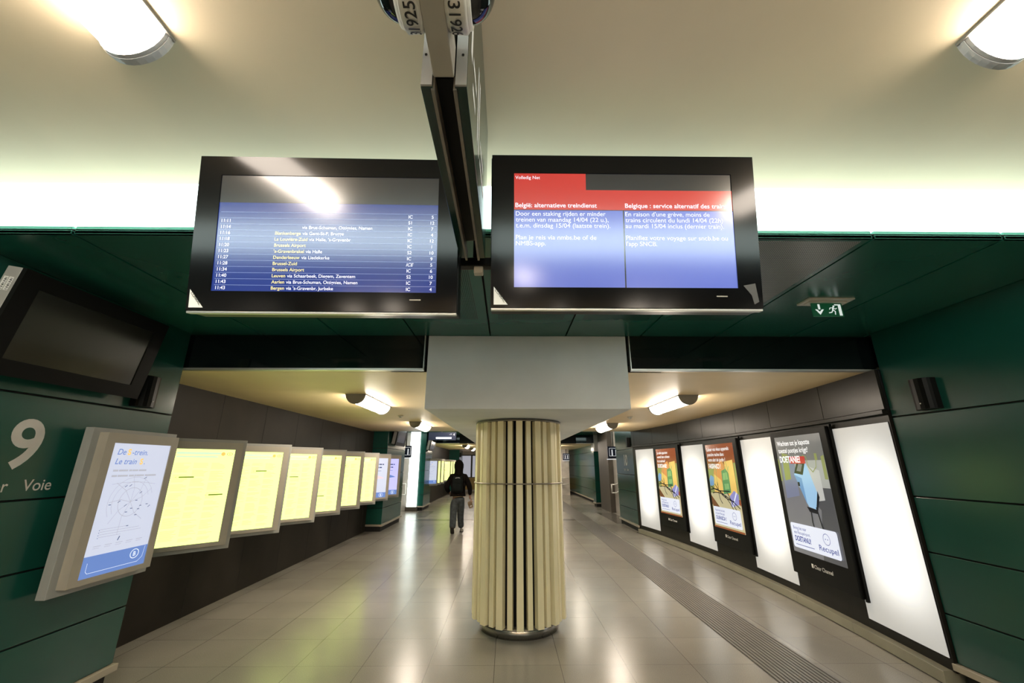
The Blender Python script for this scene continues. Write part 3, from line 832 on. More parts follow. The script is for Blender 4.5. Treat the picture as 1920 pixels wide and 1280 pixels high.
# ------------------------------------------------------------------ information boards on the left
BW, BH = 0.55, 0.948
def board(kind, loc, rz, label, group, seed=0, bracket=True, bars=()):
    """front faces local -Y, local x runs away from the viewer; origin = bottom centre of the back plate"""
    rnd = random.Random(seed)
    t = thing('information_board', label, 'display board', loc, rz=rz, group=group)
    z0 = 0.088
    MB().box(-0.40, 0.40, -0.065, 0.0, 0, 1.145).build('back_plate', 'backplate', t, bevel=0.003)
    mb = MB()
    fx, fb, ft = 0.345, z0 - 0.04, z0 + BH + 0.075
    px = BW / 2
    mb.box(-fx, -px, -0.135, -0.065, fb, ft); mb.box(px, fx, -0.135, -0.065, fb, ft)
    mb.box(-px, px, -0.135, -0.065, fb, z0); mb.box(-px, px, -0.135, -0.065, z0 + BH, ft)
    mb.build('frame', 'frame', t)
    y = -0.128
    def P(mb, name, m, par): return mb.build(name, m, par)
    if kind == 'yellow':
        p = MB().box(-px, px, y, y + 0.02, z0, z0 + BH).build('timetable', 'p_yellow', t)
        mb = MB()
        cols = (-0.245, -0.085, 0.075)
        for cx in cols:
            z = z0 + 0.80
            while z > z0 + 0.03:
                n = rnd.randint(3, 9)
                for j in range(n):
                    if z < z0 + 0.03: break
                    wd = rnd.uniform(0.07, 0.14)
                    mb.rect(cx, cx + wd, z, z + 0.0035, y - 0.001)
                    z -= 0.011
                z -= 0.02
        mb.build('print', 'p_yellow_ink', p)
        mb = MB().rect(-0.25, 0.16, z0 + 0.895, z0 + 0.915, y - 0.001).rect(-0.25, 0.12, z0 + 0.862, z0 + 0.876, y - 0.001)
        mb.build('heading', 'p_teal', p)
        MB().disc(0.165, z0 + 0.90, 0.020, y - 0.0015).build('sun_mark', 'p_orange', p)
        MB().ring(0.228, z0 + 0.90, 0.014, 0.017, y - 0.0015, sx=1.6).text('B', 0.228, z0 + 0.893, 0.022, y - 0.0015, align='C', bold=0.01).build('logo', 'p_olive', p)
        for (bx, bz) in bars:
            mb = MB().rect(bx, bx + 0.13, z0 + bz, z0 + bz + 0.012, y - 0.0015)
            mb.text('IC', bx - 0.03, z0 + bz, 0.016, y - 0.0015)
            mb.build('dark_bar', 'p_olive', p)
    elif kind == 'map':
        p = MB().box(-px, px, y, y + 0.02, z0, z0 + BH).build('poster', 'p_white', t)
        for line_, zz, xs_ in (('De    -trein.', z0 + 0.862, -0.137), ('Le train   .', z0 + 0.79, -0.005)):
            a_, b_ = line_.split('   ') if '    ' not in line_ else line_.split('    ')
            mb = MB().text(a_, -0.225, zz, 0.062, y - 0.001, 0, shear=0.2, bold=0.006).text('S', xs_, zz, 0.062, y - 0.0012, 1, bold=0.04)
            mb.text(b_, xs_ + 0.042, zz, 0.062, y - 0.001, 0, shear=0.2, bold=0.006)
            mb.build('title', ['p_blue', 'p_orange'], p)
        mb = MB()
        for j, ws in ((0, (0.05, 0.09, 0.03, 0.06, 0.08)), (1, (0.05, 0.1, 0.05, 0.02, 0.08, 0.03, 0.09))):
            xx = -0.225
            for q in ws:
                mb.rect(xx, xx + q * 0.9, z0 + 0.735 - j * 0.04, z0 + 0.749 - j * 0.04, y - 0.001); xx += q
        mb.build('subtitle', 'p_grey', p)
        # network map: loops and radial lines with small station ticks
        cx, cz = 0.0, z0 + 0.50
        mb = MB()
        mb.ring(cx, cz, 0.105, 0.109, y - 0.001, sx=1.0)
        for r_ in (0.155, 0.19):
            mb.line([(cx + r_ * cos(a) * 1.05, cz + r_ * sin(a)) for a in [0.3 + i * 0.28 for i in range(13)]], 0.003, y - 0.001)
        for a, l in ((0.3, .2), (0.9, .23), (1.5, .2), (2.2, .22), (2.9, .19), (3.7, .21), (4.3, .24), (5.3, .2)):
            mb.line([(cx, cz), (cx + l * .5 * cos(a), cz + l * .5 * sin(a)), (cx + l * cos(a + .2), cz + l * sin(a + .2))], 0.0035, y - 0.0012)
        mb.line([(-0.2, cz + 0.14), (-0.12, cz + 0.15), (0.05, cz + 0.15), (0.2, cz + 0.13)], 0.003, y - 0.0014)
        for j in range(4):
            mb.rect(-0.2, rnd.uniform(-.05, .2), z0 + 0.265 + j * 0.018, z0 + 0.268 + j * 0.018, y - 0.001)
        for j in range(5):
            mb.rect(-0.22 + j * 0.09, -0.16 + j * 0.09, z0 + 0.205, z0 + 0.209, y - 0.001)
            mb.rect(-0.22 + j * 0.09, -0.17 + j * 0.09, z0 + 0.192, z0 + 0.195, y - 0.001)
        mb.build('network_map', 'p_grey', p)
        mb = MB()
        for k in range(16):
            a = rnd.uniform(0, 2 * PI); r_ = rnd.uniform(0.04, 0.2)
            x_, z_ = cx + r_ * cos(a), cz + r_ * sin(a) * .95
            mb.line([(x_, z_), (x_ + 0.018, z_ + rnd.choice((0, 0.012)))], 0.005, y - 0.0016)
        for j in range(4): mb.disc(-0.205, z0 + 0.262 + j * 0.018, 0.003, y - 0.0016)
        mb.line([(-0.03, z0 + 0.225), (-0.02, z0 + 0.25)], 0.008, y - 0.0016)
        mb.build('station_marks', 'p_ink', p)
        MB().rect(-px, px, z0, z0 + 0.145, y - 0.001).build('blue_band', 'p_blue', p)
        mb = MB()
        for (ra, rb) in ((0.030, 0.036),): mb.ring(0.16, z0 + 0.095, ra, rb, y - 0.002, sx=1.15)
        mb.text('B', 0.16, z0 + 0.079, 0.046, y - 0.002, align='C', bold=0.03)
        mb.line([(-0.23, z0 + 0.1), (-0.23, z0 + 0.045), (-0.215, z0 + 0.03), (0.2, z0 + 0.03), (0.24, z0 + 0.06), (0.25, z0 + 0.14)], 0.003, y - 0.002)
        mb.build('logo', 'p_bandwhite', p)
    else:
        m_ = 'p_white' if kind == 'white' else 'p_lav'
        p = MB().box(-px, px, y, y + 0.02, z0, z0 + BH).build('poster', m_, t)
        mb = MB()
        for j, (a, b) in enumerate(((-0.2, 0.16), (-0.2, 0.1))):
            xx = a
            while xx < b:
                q = rnd.uniform(0.04, 0.09); mb.rect(xx, xx + q, z0 + 0.78 - j * 0.075, z0 + 0.81 - j * 0.075, y - 0.001); xx += q + 0.015
        mb.rect(-0.2, 0.1, z0 + 0.63, z0 + 0.638, y - 0.001)
        mb.build('title', 'p_ink', p)
        mb = MB()
        mb.poly([(-0.2, z0 + 0.50), (-0.05, z0 + 0.54), (0.12, z0 + 0.49), (0.2, z0 + 0.46), (0.0, z0 + 0.44), (-0.15, z0 + 0.46)], y - 0.001)
        mb.build('picture', 'p_pink' if kind == 'white' else 'p_blue', p)
        MB().rect(-px, px, z0, z0 + 0.12, y - 0.001).build('blue_band', 'p_blue', p)
        MB().text('B', 0.14, z0 + 0.03, 0.08, y - 0.002, align='C', bold=0.03).ring(0.14, z0 + 0.058, 0.04, 0.046, y - 0.002, sx=1.3).build('logo', 'p_bandwhite', p)
    if bracket:
        mb = MB()
        for zz in (0.3, 0.85):
            for xx in (-0.2, 0.2):
                d = bracket(xx)
                mb.box(xx - 0.02, xx + 0.02, 0.0, d, zz - 0.02, zz + 0.02)
        mb.build('bracket', 'bezel_matt', t)
    return t
GB = 'lit information boards in a row along the left wall'
ZB = 0.965 - 0.088
board('map', (-3.165, 3.55, ZB), PI / 2, 'nearest lit board in a grey frame with a white and blue rail network map poster', GB, 1, bracket=lambda x: 0.085)
TH = rad(42)
def angled(kind, k, seed, label, bars=(), yoff=0.0, wallx=-3.89):
    # far edge of the poster sits at (-3.10, 4.84 + 1.04 k)
    fx, fy = -3.10, 4.84 + 1.04 * k + yoff
    d = Vector((sin(TH), cos(TH), 0)); n = Vector((cos(TH), -sin(TH), 0))     # along width, outward normal
    c = Vector((fx, fy, 0)) - d * (BW / 2) - n * 0.128
    rz = math.atan2(d.y, d.x)
    def br(xx):
        p = c + d * xx
        return (p.x - wallx) / cos(TH) - 0.005
    return board(kind, (c.x, c.y, ZB), rz, label, GB, seed, bracket=br, bars=bars)
angled('yellow', 0, 2, 'first yellow timetable board next to the network map, with two dark bars', bars=((-0.19, 0.655), (0.10, 0.47)))
angled('yellow', 1, 3, 'second yellow timetable board of the row, dark bar at upper middle', bars=((-0.03, 0.70),))
angled('yellow', 2, 4, 'third yellow timetable board of the row, dark bar at mid height', bars=((-0.10, 0.60),))
angled('yellow', 3, 5, 'fourth yellow timetable board of the row, dark bar near the bottom', bars=((-0.10, 0.25),))
angled('yellow', 4, 6, 'fifth yellow timetable board of the row, thin bar near the top left', bars=((-0.16, 0.76),))
angled('yellow', 5, 7, 'last of the six yellow timetable boards in the near row', bars=((-0.16, 0.66),))
angled('white', 6, 8, 'white lit poster board after the last yellow timetable, with a pink picture')
angled('lavender', 7.05, 9, 'lavender lit poster board, last of the near row beside the far pier', wallx=-3.89)
OFF = 13.9
angled('map', 0.1, 11, 'small white and blue lit board opening the far row behind the person', yoff=OFF, wallx=-3.7)
for k, nm in ((1, 'first'), (2, 'second'), (4.2, 'third'), (5.2, 'fourth'), (6.2, 'fifth')):
    angled('yellow', k, 12 + int(k), nm + ' yellow timetable board of the small far row left of the person', yoff=OFF, wallx=-3.7, bars=((-0.1, 0.5),))

# ------------------------------------------------------------------ backlit panels and advert cases on the right
def on_arc(Ym):
    s = -0.04 * (Ym - 7.6)            # dx/dy
    return arcx(Ym), math.atan2(s, 1.0)
def arc_thing(name, label, cat, Ym, z, off, group):
    X, a = on_arc(Ym)
    # local x points to -Y, local -y into the room
    rz = -PI / 2 - a
    nx, ny = -cos(a), sin(a)
    return thing(name, label, cat, (X + nx * off, Ym + ny * off, z), rz=rz, group=group)
GP = 'backlit white panels set in the right wall'
def light_panel(y0, y1, label, cx):
    L = y1 - y0
    t = arc_thing('wall_lightbox', label, 'light box', (y0 + y1) / 2, 0.20, 0.012, GP)
    MB().box(-L / 2, L / 2, 0.004, 0.030, -0.004, 1.955).build('edge_frame', 'dark_wall_r', t)
    m_ = backlit_material('backlit_sheet', (1.0, 0.985, 0.93), PANEL_E * 0.42, PANEL_E * 1.8, cx, 1.0, L * 0.42, 0.72)
    MB().box(-L / 2 + 0.004, L / 2 - 0.004, -0.002, 0.006, 0.0, 1.95).build('diffuser', m_, t)
light_panel(3.985, 4.925, 'nearest and tallest looking backlit white panel, beside the near green pier', 0.1)
light_panel(6.13, 7.165, 'backlit white panel between the grey toaster advert and the middle advert', 0.05)
light_panel(8.41, 9.475, 'backlit white panel between the middle advert and the farthest advert', 0.0)
light_panel(10.83, 11.85, 'farthest backlit white panel, next to the far green pier', 0.0)

A = {}
def ac(n, c, s=0.9): A[n] = emat('advert_' + n, c, s, rough=0.12, base=0.3)
for n, c in dict(white=(0.72, 0.76, 0.88), text=(0.9, 0.9, 0.9), red=(0.45, 0.03, 0.03), grey=(0.16, 0.16, 0.15), greyl=(0.34, 0.35, 0.33), silver=(0.45, 0.46, 0.45), floor=(0.075, 0.075, 0.08), floorl=(0.17, 0.17, 0.18), lav=(0.17, 0.19, 0.28), lime=(0.24, 0.27, 0.09), blue=(0.30, 0.50, 0.72), blued=(0.15, 0.30, 0.52), dark=(0.012, 0.012, 0.016), navy=(0.03, 0.05, 0.2),
                 rust=(0.26, 0.07, 0.025), orange=(0.62, 0.26, 0.08), amber=(0.75, 0.50, 0.14), sand=(0.50, 0.45, 0.27), green=(0.10, 0.26, 0.10), greenl=(0.22, 0.42, 0.16), violet=(0.26, 0.26, 0.55), brown=(0.16, 0.07, 0.03), inkblue=(0.05, 0.07, 0.30)).items():
    ac(n, c)
AK = list(A.keys())
AM = [A[k] for k in AK]
ai = {k: i for i, k in enumerate(AK)}

def advert(Ym, label, art, lines, shout, foot, foot2):
    t = arc_thing('advert_case', label, 'advert display', Ym, 0.385, 0.0, 'lit advert cases on the right wall')
    W, H = 0.61, 1.805
    MB().box(-W, W, -0.085, -0.022, 0, H).build('case', 'bezel_matt', t, bevel=0.004)
    MB().box(-0.48, 0.48, -0.022, 0.03, 0.1, H - 0.1).build('wall_mount', 'bezel_matt', t)
    MB().box(W + 0.003, W + 0.033, -0.05, -0.022, -0.02, H + 0.02).build('side_post', 'bezel_matt', t)
    # glazed front with the poster behind it
    y = -0.0865
    x0, x1, z0, z1 = -0.5, 0.5, 0.27, 1.735
    p = MB().box(x0, x1, y, y + 0.001, z0, z1).build('poster', AM[ai['grey']], t)
    mb = MB()
    yy = y - 0.0008
    st = [yy]
    def nx():
        st[0] -= 0.0004
        return st[0]
    if art == 'toaster':
        mb.rect(x0, x1, z0, 1.16, nx(), ai['floor'])
        mb.poly([(x0, 1.16), (-0.12, 1.16), (0.25, 0.85), (0.1, z0), (x0, z0)], nx(), ai['floorl'])
        mb.poly([(0.02, 1.02), (x1, 1.20), (x1, 0.86), (0.3, 0.8)], nx(), ai['floor'])
        mb.rect(-0.12, x1, 1.10, z1, nx(), ai['greyl'])
        mb.rect(-0.12, x1, 1.42, z1, nx(), ai['grey'])
        mb.poly([(-0.44, 0.93), (-0.14, 0.98), (-0.12, 1.42), (-0.42, 1.46)], nx(), ai['lav'])
        mb.poly([(-0.40, 1.16), (-0.26, 1.18), (-0.24, 1.50), (-0.38, 1.52)], nx(), ai['lime'])
        mb.poly([(x0, 1.15), (-0.47, 1.15), (-0.47, 1.42), (x0, 1.45)], nx(), ai['lime'])
        mb.poly([(-0.12, 1.10), (0.1, 0.92), (0.36, 0.96), (0.36, 1.30), (0.1, 1.36), (-0.1, 1.3)], nx(), ai['silver'])
        mb.poly([(0.44, 1.2), (x1, 1.2), (x1, 1.48), (0.44, 1.46)], nx(), ai['lime'])
        # box on legs
        mb.poly([(-0.13, 1.16), (0.02, 0.86), (0.16, 0.84), (0.24, 1.04), (0.12, 1.40), (-0.05, 1.42), (-0.17, 1.24)], nx(), ai['blue'])
        mb.poly([(-0.17, 1.24), (-0.13, 1.16), (0.0, 0.88), (-0.02, 1.2)], nx(), ai['blued'])
        mb.poly([(-0.16, 1.26), (-0.05, 1.42), (0.12, 1.41), (0.02, 1.24)], nx(), ai['dark'])
        mb.poly([(-0.10, 1.29), (-0.03, 1.38), (0.05, 1.37), (-0.01, 1.28)], nx(), ai['floorl'])
        mb.poly([(-0.02, 0.86), (0.16, 0.84), (0.25, 1.06), (0.27, 0.99), (0.17, 0.79), (0.02, 0.80)], nx(), ai['dark'])
        mb.rect(-0.12, -0.08, 1.10, 1.15, nx(), ai['dark'])
        mb.line([(0.05, 0.82), (0.04, 0.68), (0.06, 0.56)], 0.022, nx(), ai['dark'])
        mb.line([(0.17, 0.86), (0.21, 0.66), (0.27, 0.50)], 0.022, nx(), ai['dark'])
        for (cx_, cz_) in ((0.06, 0.56), (0.27, 0.50)):
            for q in (-0.09, -0.03, 0.04, 0.09):
                mb.line([(cx_, cz_), (cx_ + q, cz_ - 0.005), (cx_ + q * 1.15, cz_ - 0.05)], 0.014, nx(), ai['dark'])
        mb.line([(0.06, 1.42), (0.10, 1.48), (0.16, 1.46), (0.18, 1.34), (0.25, 1.28), (0.33, 1.34), (0.36, 1.46)], 0.012, nx(), ai['lime'])
        mb.rect(0.335, 0.385, 1.42, 1.50, nx(), ai['lime'])
    else:
        mb.rect(x0, x1, z0, z1, nx(), ai['rust'])
        mb.poly([(x0, 1.28), (-0.3, 1.30), (-0.26, 0.86), (x0, 0.80)], nx(), ai['lime'])
        mb.poly([(-0.36, 0.8), (-0.28, 1.32), (0.05, 1.45), (0.2, 1.3), (0.24, 0.8)], nx(), ai['orange'])
        mb.poly([(0.14, 1.42), (0.42, 1.45), (0.44, 0.8), (0.16, 0.8)], nx(), ai['amber'])
        mb.poly([(-0.3, 1.2), (-0.05, 1.1), (0.1, 0.8), (-0.36, 0.8)], nx(), ai['amber'])
        mb.rect(0.44, x1, 0.8, 1.4, nx(), ai['lime'])
        mb.poly([(x0, 0.86), (0.1, 0.88), (x1, 0.7), (x1, z0), (x0, z0)], nx(), ai['sand'])
        mb.poly([(x0, 0.82), (-0.05, 0.5), (-0.2, 0.42), (x0, 0.66)], nx(), ai['brown'])
        mb.poly([(-0.02, 0.86), (0.24, 0.90), (0.24, 1.22), (0.16, 1.30), (0.0, 1.26)], nx(), ai['green'])
        mb.poly([(0.02, 1.10), (0.20, 1.12), (0.18, 1.24), (0.04, 1.22)], nx(), ai['greenl'])
        mb.poly([(0.05, 0.94), (0.2, 0.96), (0.2, 1.05), (0.05, 1.04)], nx(), ai['greenl'])
        mb.poly([(-0.48, 0.98), (-0.34, 1.0), (-0.3, 1.14), (-0.42, 1.18), (-0.49, 1.1)], nx(), ai['blued'])
        mb.poly([(0.20, 0.66), (0.44, 0.72), (0.47, 0.88), (0.34, 0.94), (0.18, 0.84)], nx(), ai['violet'])
        mb.line([(0.24, 0.68), (0.40, 0.90)], 0.03, nx(), ai['white'])
        rr = random.Random(5)
        for (a_, b_, c_, d_) in (((-0.47, 0.92), (-0.2, 0.99), (0.1, 0.86), (0.34, 0.50)), ((-0.42, 0.86), (-0.15, 0.93), (0.2, 0.80), (0.46, 0.66)),
                                 ((-0.3, 1.02), (-0.12, 0.86), (-0.02, 0.78), (0.3, 0.76)), ((-0.45, 0.98), (-0.25, 0.88), (0.0, 0.92), (0.2, 0.92)),
                                 ((-0.2, 1.06), (-0.16, 0.96), (-0.25, 0.80), (-0.1, 0.70)), ((0.1, 0.9), (0.22, 0.78), (0.3, 0.62), (0.44, 0.56))):
            pts = []
            for i in range(9):
                u = i / 8
                pts.append(tuple((1 - u) ** 3 * a_[k] + 3 * u * (1 - u) ** 2 * b_[k] + 3 * u * u * (1 - u) * c_[k] + u ** 3 * d_[k] for k in (0, 1)))
            mb.line(pts, 0.016, nx(), ai['dark'])
        for bx in (-0.28, -0.2, 0.12, 0.22):
            mb.line([(bx, 1.0), (bx + 0.02, 1.3), (bx - 0.02, 1.42)], 0.008, nx(), ai['green'])
            mb.line([(bx + 0.02, 1.25), (bx + 0.06, 1.34)], 0.012, nx(), ai['greenl'])
        mb.rect(x0, x1, z0, z0 + 0.03, nx(), ai['rust'])
    mb.build('picture', AM, p)
    # headline
    mb = MB()
    yt_ = y - 0.03
    yt_ = st[0] - 0.0005
    z = 1.615
    for l in lines:
        mb.text(l, -0.43, z, 0.088, yt_, bold=0.012, xs=0.86); z -= 0.095
    mb.text(shout, -0.43, z - 0.03, 0.115, yt_ - 0.0006, bold=0.03, xs=0.80)
    mb.build('headline', AM[ai['text']], p)
    if art == 'toaster':
        MB().rect(-0.20, 0.135, z - 0.045, z + 0.045, yt_ + 0.0002).build('headline_shadow', AM[ai['red']], p)
    # white card with rounded corners
    cx0, cx1, cz0, cz1 = -0.455, 0.455, z0 + 0.06, z0 + 0.36
    pts = []
    for (qx, qz, a0) in ((cx1 - 0.03, cz0 + 0.03, -PI / 2), (cx1 - 0.03, cz1 - 0.03, 0), (cx0 + 0.03, cz1 - 0.03, PI / 2), (cx0 + 0.03, cz0 + 0.03, PI)):
        for i in range(5):
            a = a0 + PI / 2 * i / 4
            pts.append((qx + 0.03 * cos(a), qz + 0.03 * sin(a)))
    card = MB().poly(pts, yt_ - 0.001).build('card', AM[ai['white']], p)
    mb = MB()
    yc = yt_ - 0.0018
    mb.text(foot[0], -0.40, cz1 - 0.075, 0.055, yc, xs=0.85).text(foot[1], -0.40, cz1 - 0.13, 0.055, yc, xs=0.85)
    mb.text(foot2, -0.40, cz1 - 0.215, 0.085, yc, bold=0.03, xs=0.78)
    mb.rect(-0.40, -0.02, cz1 - 0.262, cz1 - 0.255, yc)
    mb.ring(0.25, cz0 + 0.19, 0.058, 0.064, yc).disc(0.23, cz0 + 0.19, 0.007, yc).disc(0.27, cz0 + 0.19, 0.007, yc)
    mb.text('Recupel', 0.25, cz0 + 0.05, 0.088, yc, align='C', bold=0.006, fit=0.34)
    mb.build('card_print', AM[ai['inkblue']], card)
    mb = MB()
    yb = -0.087
    mb.text('Clear Channel', -0.12, 0.135, 0.062, yb, bold=0.01, fit=0.34)
    mb.rect(-0.175, -0.135, 0.135, 0.182, yb)
    mb.build('bezel_lettering', 'label_white', t)
    return t
advert(5.47, 'nearest lit advert, grey picture of a blue toaster on bird legs', 'toaster', ['Wachten tot je kapotte', 'toestel pootjes krijgt?'], 'DOETANIE!', ['Breng het naar', 'een Recupel-punt.'], 'DOETANU!')
advert(7.72, 'middle lit advert, orange picture with roots and the word FAISPASCI', 'roots', ['Laisser vos vieux appareils', 'prendre racine dans', 'votre abri de jardin ?'], 'FAISPASCI !', ['Apportez-les dans', 'un point Recupel.'], 'OUIFAISCA !')
advert(10.05, 'farthest lit advert, orange picture with roots next to the far pier', 'roots', ['Je oude apparaten', 'wortel laten schieten', 'in je tuinhuis?'], 'DOETANIE!', ['Breng ze naar', 'een Recupel-punt.'], 'DOETANU!')

# ------------------------------------------------------------------ exit signs, detectors
def exit_sign(loc, label):
    t = thing('exit_sign', label, 'exit sign', loc, group='hanging exit signs under the green soffit')
    mb = MB()
    mb.box(-0.185, 0.185, -0.075, -0.045, -0.012, 0); mb.box(-0.185, 0.185, 0.045, 0.075, -0.012, 0)
    mb.box(-0.185, -0.155, -0.045, 0.045, -0.012, 0); mb.box(0.155, 0.185, -0.045, 0.045, -0.012, 0)
    mb.build('ceiling_trim', 'exit_trim', t)
    MB().box(-0.155, 0.155, -0.03, 0.03, -0.02, 0).build('lamp_bar', 'exit_trim', t)
    MB().box(-0.125, 0.125, -0.006, 0.006, -0.135, -0.02).build('sign_plate', 'exit_green', t, bevel=0.002)
    mb = MB()
    y = -0.0075
    # down arrow
    mb.rect(-0.078, -0.060, -0.075, -0.030, y)
    mb.poly([(-0.105, -0.075), (-0.069, -0.122), (-0.033, -0.075), (-0.050, -0.075), (-0.069, -0.095), (-0.088, -0.075)], y)
    mb.build('arrow_pictogram', 'exit_white', t)
    mb = MB()
    # doorway
    mb.poly([(0.060, -0.030), (0.112, -0.030), (0.112, -0.128), (0.088, -0.128), (0.088, -0.040), (0.060, -0.040)], y)
    # running figure
    mb.disc(0.052, -0.048, 0.008, y)
    mb.line([(0.046, -0.058), (0.040, -0.080)], 0.013, y)
    mb.line([(0.044, -0.060), (0.020, -0.062), (0.014, -0.075)], 0.006, y)
    mb.line([(0.046, -0.062), (0.062, -0.072), (0.074, -0.064)], 0.006, y)
    mb.line([(0.040, -0.080), (0.058, -0.092), (0.054, -0.118)], 0.008, y)
    mb.line([(0.040, -0.080), (0.028, -0.100), (0.006, -0.104)], 0.008, y)
    mb.build('running_figure_pictogram', 'exit_white', t)
    return t
e0 = exit_sign((2.61, 3.08, ZS), 'green exit sign with down arrow and running figure, right of the notice screen')
dup(e0, (-2.05, 2.99, ZS), label='green exit sign mostly hidden behind the bottom edge of the departure screen')
def detector(loc, label):
    t = thing('smoke_detector', label, 'detector', loc, group='small ceiling detectors')
    mb = MB(); mb.lathe([(0.0, 0), (0.055, 0), (0.055, -0.012), (0.03, -0.02)], 24); mb.build('base', 'cam_white', t, fix=True)
    mb = MB(); mb.lathe([(0.03, -0.02), (0.03, -0.035), (0.02, -0.045), (0.0, -0.046)], 24); mb.build('sensor_head', 'cam_white', t, fix=True)
    return t
d0 = detector((-2.09, 8.07, ZL), 'small round detector on the left corridor ceiling between the lamps')
dup(d0, (2.45, 8.2, ZL), label='small round detector on the right corridor ceiling between the lamps')
dup(d0, (-0.30, 6.2, 2.278), label='small round detector under the beam left of the column')

# ------------------------------------------------------------------ second hall: light column, platform signs, rails
t = thing('light_column', 'tall glowing white column at the far hall behind the lamp', 'light column', (-3.80, 17.35, 0))
MB().box(-3.98, -3.60, 17.30, 17.42, 0.16, ZU - 0.01).build('diffuser', 'white_col', t, world=True)
MB().box(-4.02, -3.56, 17.28, 17.44, 0, 0.16).build('foot', 'taupe', t, world=True)
def platform_sign(loc, label, w2=0.20):
    t = thing('platform_sign', label, 'sign', loc, group='navy platform number signs in the second hall')
    MB().box(-w2, w2, -0.03, 0.03, 0, 0.40).build('sign_box', 'sign_navy', t, bevel=0.004)
    mb = MB().text('11', 0.02, 0.10, 0.27, -0.032, align='C', bold=0.03)
    mb.line([(-0.14, 0.08), (-0.14, 0.34), (0.17, 0.34), (0.17, 0.08), (-0.14, 0.08)], 0.012, -0.032)
    mb.build('numeral', 'sign_white', t)
    MB().box(-w2 - 0.03, w2, -0.032, 0.032, -0.04, -0.012).build('bottom_rail', 'sign_white', t)
    MB().box(-0.02, 0.02, -0.02, 0.02, 0.40, 3.4 - loc[2]).build('hanger', 'taupe', t)
    return t
p0 = platform_sign((-3.60, 15.0, 2.0), 'navy sign with white 11 left of the glowing column')
dup(p0, (3.68, 14.6, 1.96), label='navy sign with white 11 right of the slatted column, beside the far pier')
q = dup(p0, (3.62, 26.0, 2.02), label='small distant sign with 11 just right of the slatted column')
for ch in list(q.children):
    if ch.name.startswith('hanger'): bpy.data.objects.remove(ch)
MB().box(-0.02, 0.02, -0.02, 0.02, 0.40, 2.67 - 2.02).build('hanger', 'taupe', q)

t = thing('overhead_sign', 'dark overhead direction sign with glowing bar standing for reflections in the second hall fascia', 'sign', (-2.6, 16.5, 2.62))
MB().box(-3.1, -2.02, 16.47, 16.53, 2.68, 2.98).build('sign_box', 'sign_navy', t, world=True)
mb = MB().text('\u2192 4', -2.28, 2.85, 0.13, 16.467, bold=0.01)
mb.build('numeral', 'sign_white', t, world=True)
MB().box(-2.80, -2.2, 16.44, 16.47, 2.73, 2.79).build('reflection_bar', 'white_col', t, world=True)  # emissive bar imitates the light strips reflected in the black fascia
MB().box(-2.62, -2.56, 16.48, 16.52, 2.98, 3.4).build('hanger', 'taupe', t, world=True)

def handrail(pts_list, label, loc, fixing=None):
    t = thing('handrail', label, 'handrail', loc, group='white handrails at the stairs')
    for pts in pts_list: MB().tube(pts, 0.022).build('rail', 'rail_white', t, world=True)
    MB().tube([pts_list[0][0], pts_list[1][0]], 0.022).build('upright', 'rail_white', t, world=True)
    for pts in pts_list:
        p = pts[0]
        if fixing: MB().tube([(fixing[0], fixing[1], p[2]), (fixing[0], fixing[2], p[2])], 0.015).build('wall_bracket', 'rail_white', t, world=True)
    if not fixing:
        for p in (pts_list[0][0], pts_list[0][-1]): MB().tube([(p[0], p[1], 0.0), p], 0.02).build('post', 'rail_white', t, world=True)
    return t
handrail([[(4.03, 16.60, 1.02), (4.20, 16.60, 1.02), (4.75, 16.60, 1.35)], [(4.03, 16.60, 0.72), (4.20, 16.60, 0.72), (4.75, 16.60, 1.05)]], 'white double handrail at the stair mouth beside the far green pier', (4.03, 16.60, 0.7), (4.03, 16.60, 16.71))
handrail([[(-4.08, 17.38, 1.02), (-4.3, 17.38, 1.02), (-4.9, 17.38, 1.3)], [(-4.08, 17.38, 0.62), (-4.3, 17.38, 0.62), (-4.9, 17.38, 0.9)]], 'white handrail just left of the glowing column', (-4.08, 17.38, 0.6), (-4.12, 17.38, 17.51))
handrail([[(3.30, 25.95, 0.98), (3.72, 25.95, 0.98)], [(3.30, 25.95, 0.62), (3.72, 25.95, 0.62)]], 'distant white rail peeking out right of the slatted column', (3.4, 25.95, 0.6), (3.32, 25.95, 26.11))
struct(B(3.25, 3.80, 26.1, 26.6, 0, ZL).build('wall_right', 'marble'))

# ------------------------------------------------------------------ the person
def skin_mesh(name, nodes, edges, root, m, parent, sub=2):
    keys = list(nodes)
    me = bpy.data.meshes.new(name)
    me.from_pydata([nodes[k][0] for k in keys], [(keys.index(a), keys.index(b)) for a, b in edges], [])
    ob = bpy.data.objects.new(name, me)
    COL.objects.link(ob)
    sk = ob.modifiers.new('skin', 'SKIN')
    sk.use_smooth_shade = True
    if not me.skin_vertices: me.skin_vertices.new() if hasattr(me.skin_vertices, 'new') else None
    for k, sv in zip(keys, me.skin_vertices[0].data):
        r = nodes[k][1]
        sv.radius = r if isinstance(r, tuple) else (r, r)
        sv.use_root = (k == root)
    sb = ob.modifiers.new('sub', 'SUBSURF'); sb.levels = sub; sb.render_levels = sub
    dg = bpy.context.evaluated_depsgraph_get(); dg.update()
    me2 = bpy.data.meshes.new_from_object(ob.evaluated_get(dg))
    bpy.data.objects.remove(ob)
    me2.materials.clear(); me2.materials.append(m)
    for p in me2.polygons: p.use_smooth = True
    o = bpy.data.objects.new(name, me2)
    COL.objects.link(o)
    o.parent = parent
    return o
SK = mat('skin', (0.30, 0.17, 0.11), 0.55)
JK = mat('black_brown_jacket', (0.005, 0.0035, 0.003), 0.9, spec=0.1, noise=0.3, bump=0.4)
SH = mat('ochre_shirt', (0.45, 0.36, 0.17), 0.8)
